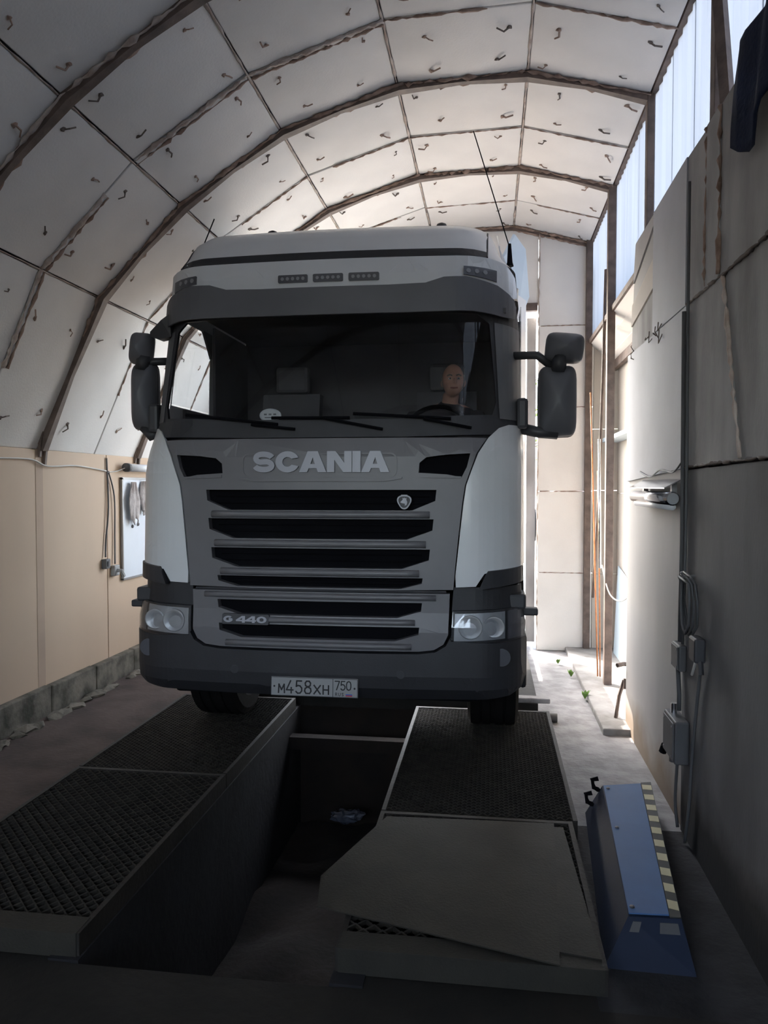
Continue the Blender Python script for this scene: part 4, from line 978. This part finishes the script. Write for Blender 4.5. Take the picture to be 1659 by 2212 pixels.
cable('cable', [(-3.535, 4.8, 1.99), (-3.535, 5.5, 2.01), (-3.525, 5.75, 1.96), (-3.535, 6.2, 1.975), (-3.535, 6.72, 1.94)], .007, M_CABLEW, 'white cable drooping along the top of the cream left wall')
cable('cable', [(-3.54, 6.74, 2.06), (-3.53, 6.745, 1.6), (-3.535, 6.70, 1.3), (-3.53, 6.68, 1.14)], .008, M_CABLE, 'grey cable running down the panel joint to the switch box')
cable('cable', [(-3.54, 6.77, 1.94), (-3.53, 6.86, 1.7), (-3.535, 6.87, 1.3), (-3.53, 6.86, 1.06)], .007, M_CABLE, 'thin grey cable bowing down to the white wall socket')
cable('cable', [(-3.54, 6.76, 1.93), (-3.53, 6.9, 1.94), (-3.50, 7.03, 1.975)], .005, M_CABLEW, 'short thin cable feeding the tube lamp above the whiteboard')

# ================================================================== RIGHT WALL FITTINGS
lp = empty('strip_lamp', (1.05, 4.42, 1.73)); tag(lp, 'chrome reflector strip lamp jutting along the pale right wall', 'lamp')
link('tube', TB([(-.055, .0, .0), (-.055, 1.10, .0)], .040, 14), M_CHROME, lp, smooth=True)
link('reflector', PR([(-.10, .0, .055), (-.10, 1.08, .055), (-.004, 1.08, .105), (-.004, .0, .105)], (0, 0, .006)), M_CHROME, lp)
link('glow_tube', TB([(-.055, .0, -.045), (-.055, 1.05, -.045)], .020, 10), M_TUBE, lp, smooth=True)
for y in (-.012, 1.10): link('end_cap', TB([(-.055, y, 0), (-.055, y+.015, 0)], .032, 14), M_STEEL, lp)
for y in (.15, .95): link('bracket', BX(-.03, 0, y-.015, y+.015, -.03, .09), M_STEEL, lp)
cable('cable', [(1.04, 5.60, 1.90), (1.03, 5.2, 1.86), (1.03, 4.9, 1.90), (1.035, 4.6, 1.88), (1.04, 4.42, 1.93)], .005, M_CABLE, 'thin wavy cable above the chrome strip lamp')
def pipe(name, pts, r, label, m=M_CABLE, cat='conduit'):
    o = link(name, TB([Vector(p)-Vector(pts[0]) for p in pts], r, 8), m, None, pts[0], smooth=True); return tag(o, label, cat)
pipe('conduit', [(1.03, 4.36, 2.74), (1.03, 4.34, 1.5), (1.03, 4.36, .95)], .012, 'grey conduit down the edge of the dark boards to the upper junction box')
pipe('conduit', [(1.03, 4.28, 3.4), (1.028, 4.27, 2.6), (1.03, 4.26, 1.9), (1.03, 4.27, 1.4), (1.03, 4.30, .95)], .008, 'thin cable beside the conduit, rising to the wall top', cat='cable')
pipe('conduit', [(1.03, 4.40, .80), (1.03, 4.36, .66), (1.03, 4.36, .57)], .012, 'short conduit between the two boxes on the right wall')
def wbox(name, y0, y1, z0, z1, d, label):
    b = empty(name, (1.048, (y0+y1)/2, (z0+z1)/2)); tag(b, label, 'junction box')
    hy, hz = (y1-y0)/2, (z1-z0)/2
    link('case', BX(-d, 0, -hy, hy, -hz, hz, .008), M_BOXGREY, b)
    link('cover', BX(-d-.008, -d, -hy*.88, hy*.88, -hz*.88, hz*.88, .003), M_BOXGREY, b)
    for sy in (-1, 1):
        for sz in (-1, 1):
            bm = bmesh.new(); lathe(bm, [(.006, -d-.011), (.006, -d)], 6, 'X', (0, sy*hy*.7, sz*hz*.7)); link('screw', bm, M_STEEL, b)
    return b
wbox('junction_box', 4.28, 4.44, .80, .94, .04, 'small dark junction box on the right wall conduit')
cb = wbox('control_box', 4.20, 4.46, .32, .55, .075, 'larger dark control box low on the right wall above blue housing')
link('cable_gland', TB([(-.04, .06, -.11), (-.04, .06, -.16)], .02, 8), M_BOXGREY, cb)
link('valve', TB([(-.05, .10, -.09), (-.06, .17, -.11), (-.07, .18, -.15)], .022, 8), M_BLACK, cb)
link('pilot_lamp', TB([(-.04, .05, .11), (-.04, .05, .17)], .016, 10), M_CHROME, cb)
cable('cable', [(1.03, 4.38, .30), (1.03, 4.42, .05), (1.03, 4.36, -.08)], .009, M_CABLE, 'left one of two cables hanging under the control box')
cable('cable', [(1.03, 3.93, .93), (1.035, 4.02, .70), (1.03, 4.08, .40), (1.03, 4.12, .15), (1.03, 4.20, -.09)], .009, M_CABLE, 'long dark cable from the plug block down to the floor')
hk = empty('cable_coil', (1.04, 4.05, 1.34)); tag(hk, 'coil of grey cable looped over a hook on the dark right wall', 'cable coil')
for k in range(3):
    o = .012*k
    link('loop', TB([(-.02-o, .20-.03*k, -.05), (-.035-o, .14, .01-.012*k), (-.035-o, .0, .0-.012*k), (-.03-o, -.08+.02*k, -.03), (-.025-o, -.09+.025*k, -.12), (-.02-o, -.07+.03*k, -.24), (-.02-o, .02+.02*k, -.30), (-.02-o, .12, -.26), (-.02-o, .19-.02*k, -.15), (-.02-o, .20-.03*k, -.05)], .0075, 6, cap=False), M_CABLE, hk, smooth=True)
link('hook', TB([(0, .05, .0), (-.06, .05, -.005), (-.07, .05, .02)], .008, 6), M_STEEL, hk)
pb = empty('plug_block', (1.04, 3.92, 1.00)); tag(pb, 'dark plug block hanging from the cable coil', 'plug')
link('case', BX(-.06, -.005, -.06, .06, -.06, .06, .012), M_BLACKP, pb)
link('lever', TB([(-.03, .03, -.06), (-.035, .06, -.12), (-.03, .10, -.15)], .007, 6), M_CABLEW, pb); link('plug_pin', TB([(-.03, -.05, -.05), (-.03, -.07, -.11)], .014, 6), M_BLACKP, pb)
# dark blue cloth over the wall top
bm = bmesh.new(); g = []; nx, nz = 14, 16
for i in range(nx+1):
    row = []
    for j in range(nz+1):
        u, v = i/nx, j/nz; y = 3.40-u*.75+.02*noise.noise((u*4, v*3, 5)); z = 3.66-v*(.46+.06*math.sin(u*9))
        z = min(z, 3.60+.14*u) if v < .1 else z
        row.append(bm.verts.new((1.035-.02*(1+math.sin(u*15+2*v))-.02*v, y, z)))
    g.append(row)
for a, b in zip(g, g[1:]):
    for j in range(nz): bm.faces.new((a[j], b[j], b[j+1], a[j+1]))
o = link('draped_cloth', bm, M_CLOTHB, smooth=True); o.modifiers.new('depth', 'SOLIDIFY').thickness = .012; tag(o, 'dark blue cloth draped over the top of the right wall', 'cloth')
# bolt hardware on the end edge of the near wall, catching the daylight
dl = empty('door_bolt', (1.06, 6.22, .25)); tag(dl, 'rusty bolt and bent handle on the end of the right wall', 'bolt')
link('bolt_rod', TB([(-.06, .02, .13), (.0, .06, .135), (.12, .06, .12)], .018, 8), M_RUST, dl); link('handle', TB([(.05, .05, .02), (.0, .06, .0), (-.035, .06, -.12), (-.06, .06, -.30), (-.05, .05, -.34), (.03, .05, -.34)], .015, 8), M_RUST, dl)
link('hinge_plate', BX(-.01, .10, .0, .02, -.05, .03), M_RUST, dl)
# pole, ropes and leaning bar at the second post
o = pipe('orange_rope', [(1.00, 8.05, 2.75), (1.01, 7.9, 1.9), (1.02, 7.75, 1.0), (1.03, 7.55, -.03)], .007, 'orange rope hanging beside the rusty post', M_ORANGE, 'rope')
o = pipe('orange_rope', [(1.045, 7.80, 1.95), (1.045, 7.65, 1.2), (1.045, 7.50, -.02)], .006, 'second orange rope, shorter and closer to the rusty post', M_ORANGE, 'rope')
o = pipe('grey_rod', [(1.10, 7.75, 3.9), (1.09, 7.8, 3.0), (1.09, 7.95, 2.2), (1.10, 8.2, 1.4), (1.10, 8.5, .6)], .016, 'dark rod sloping across behind the ropes', M_RUST, 'rod')
o = pipe('white_tube', [(1.03, 7.60, 2.25), (1.035, 7.50, 1.02)], .013, 'white plastic tube upright against the rusty post', M_CHROME, 'tube')
cable('cable', [(1.05, 7.48, 1.05), (1.08, 7.2, .82), (1.15, 6.9, .80), (1.25, 6.7, .98)], .006, M_CABLEW, 'white cable sagging from the post towards the annex')
bm = PR([(1.36, 7.35, -.05), (1.36, 8.75, -.05), (1.40, 8.75, .92), (1.40, 7.35, .74)], (.008, 0, 0)); o = link('leaning_panel', bm, M_BLUESTEEL); tag(o, 'pale blue panel leaning on the annex wall in sunlight', 'panel')
# weeds
def weed(c, n, h, label):
    r = empty('weed', c); tag(r, label, 'weed')
    for k in range(n):
        a = random.uniform(0, 6.28); l = h*random.uniform(.6, 1); d = Vector((math.cos(a), math.sin(a), 0)); sdd = Vector((-d.y, d.x, 0))
        tip = d*l*.6+Vector((0, 0, l)); bm = bmesh.new(); m_ = d*l*.35+Vector((0, 0, l*.65))
        vs = [bm.verts.new(p) for p in (sdd*.003, m_+sdd*.016, tip, m_-sdd*.016, -sdd*.003)]; bm.faces.new(vs)
        link('leaf', bm, M_LEAF, r)
weed((.84, 6.95, -.09), 12, .09, 'bright green weed growing at the kerb in a sun patch')
weed((.80, 7.75, -.09), 16, .07, 'low grassy weed in the shaded floor crack further back')
weed((.72, 8.3, -.09), 10, .06, 'small weed near the back wall foot')

# ================================================================== OUTSIDE THE GATE
tr_ = empty('tree', (.2, 26, -.1)); tag(tr_, 'bare-looking tree outside beyond the gateway', 'tree')
link('trunk', TB([(0, 0, 0), (.1, 0, 1.5), (.0, .2, 3.2), (.2, .2, 5.5)], .16, 8, rf=lambda t: lerp(.2, .05, t)), M_BARK, tr_, smooth=True)
for k in range(9):
    a = random.uniform(0, 6.28); z = random.uniform(1.8, 4.8); l = random.uniform(.8, 1.8)
    link('branch', TB([(.05, .1, z), (math.cos(a)*l*.5, math.sin(a)*l*.5, z+.5), (math.cos(a)*l, math.sin(a)*l, z+.8)], .03, 5, rf=lambda t: lerp(.05, .012, t)), M_BARK, tr_)
bm = bmesh.new()
for k in range(900):
    a = random.uniform(0, 6.28); rr = random.uniform(.2, 1.9); z = random.uniform(1.9, 6.0); c = Vector((math.cos(a)*rr, math.sin(a)*rr, z))
    n = Vector((random.gauss(0, 1), random.gauss(0, 1), random.gauss(0, 1))).normalized(); t = n.orthogonal().normalized(); b = n.cross(t); s = random.uniform(.05, .11)
    bm.faces.new([bm.verts.new(c+t*s), bm.verts.new(c+b*s*.6), bm.verts.new(c-t*s), bm.verts.new(c-b*s*.6)])
link('foliage', bm, M_LEAF, tr_, kind='stuff')
yb = empty('yard_wall', (.6, 31, -.1)); tag(yb, 'pale pink rendered yard wall outside beyond the gateway', 'wall')
link('render', BX(-8, 8, 0, .3, 0, 2.0), M_PINKW, yb); link('coping', BX(-8.05, 8.05, -.05, .35, 2.0, 2.1), M_CONC_WHITE, yb)
for k in range(5): link('pier', BX(-6+3*k, -5.6+3*k, -.08, 0, 0, 2.0), M_PINKW, yb)
tyre = empty('spare_tyre', (.92, 18, .9)); tag(tyre, 'dark tyre hung in the yard outside the gateway', 'tyre')
bm = bmesh.new(); lathe(bm, [(.22, -.10), (.36, -.11), (.42, -.06), (.42, .06), (.36, .11), (.22, .10)], 28, 'X'); link('rubber_ring', bm, M_RUBBER, tyre, smooth=True)
bm = bmesh.new(); lathe(bm, [(.22, -.08), (.22, .08), (.05, .02)], 20, 'X'); link('rim', bm, M_STEEL, tyre)
link('peg', TB([(0, 0, -.99), (0, 0, 0)], .03, 6), M_RUST, tyre)
for o in list(COL.objects):
    if o.parent or 'label' not in o: continue
    g = {'weed': 'weeds in the floor cracks', 'orange_rope': 'orange ropes beside the rusty post', 'hanging_rag': 'rags on the whiteboard', 'magnet': 'magnets on the whiteboard',
         'grating_ramp': 'mesh ramps beside the pit', 'metal_sheet': 'loose sheets on the right ramp', 'junction_box': 'boxes on the right wall', 'control_box': 'boxes on the right wall'}.get(o.name.split('.')[0])
    if g: o['group'] = g
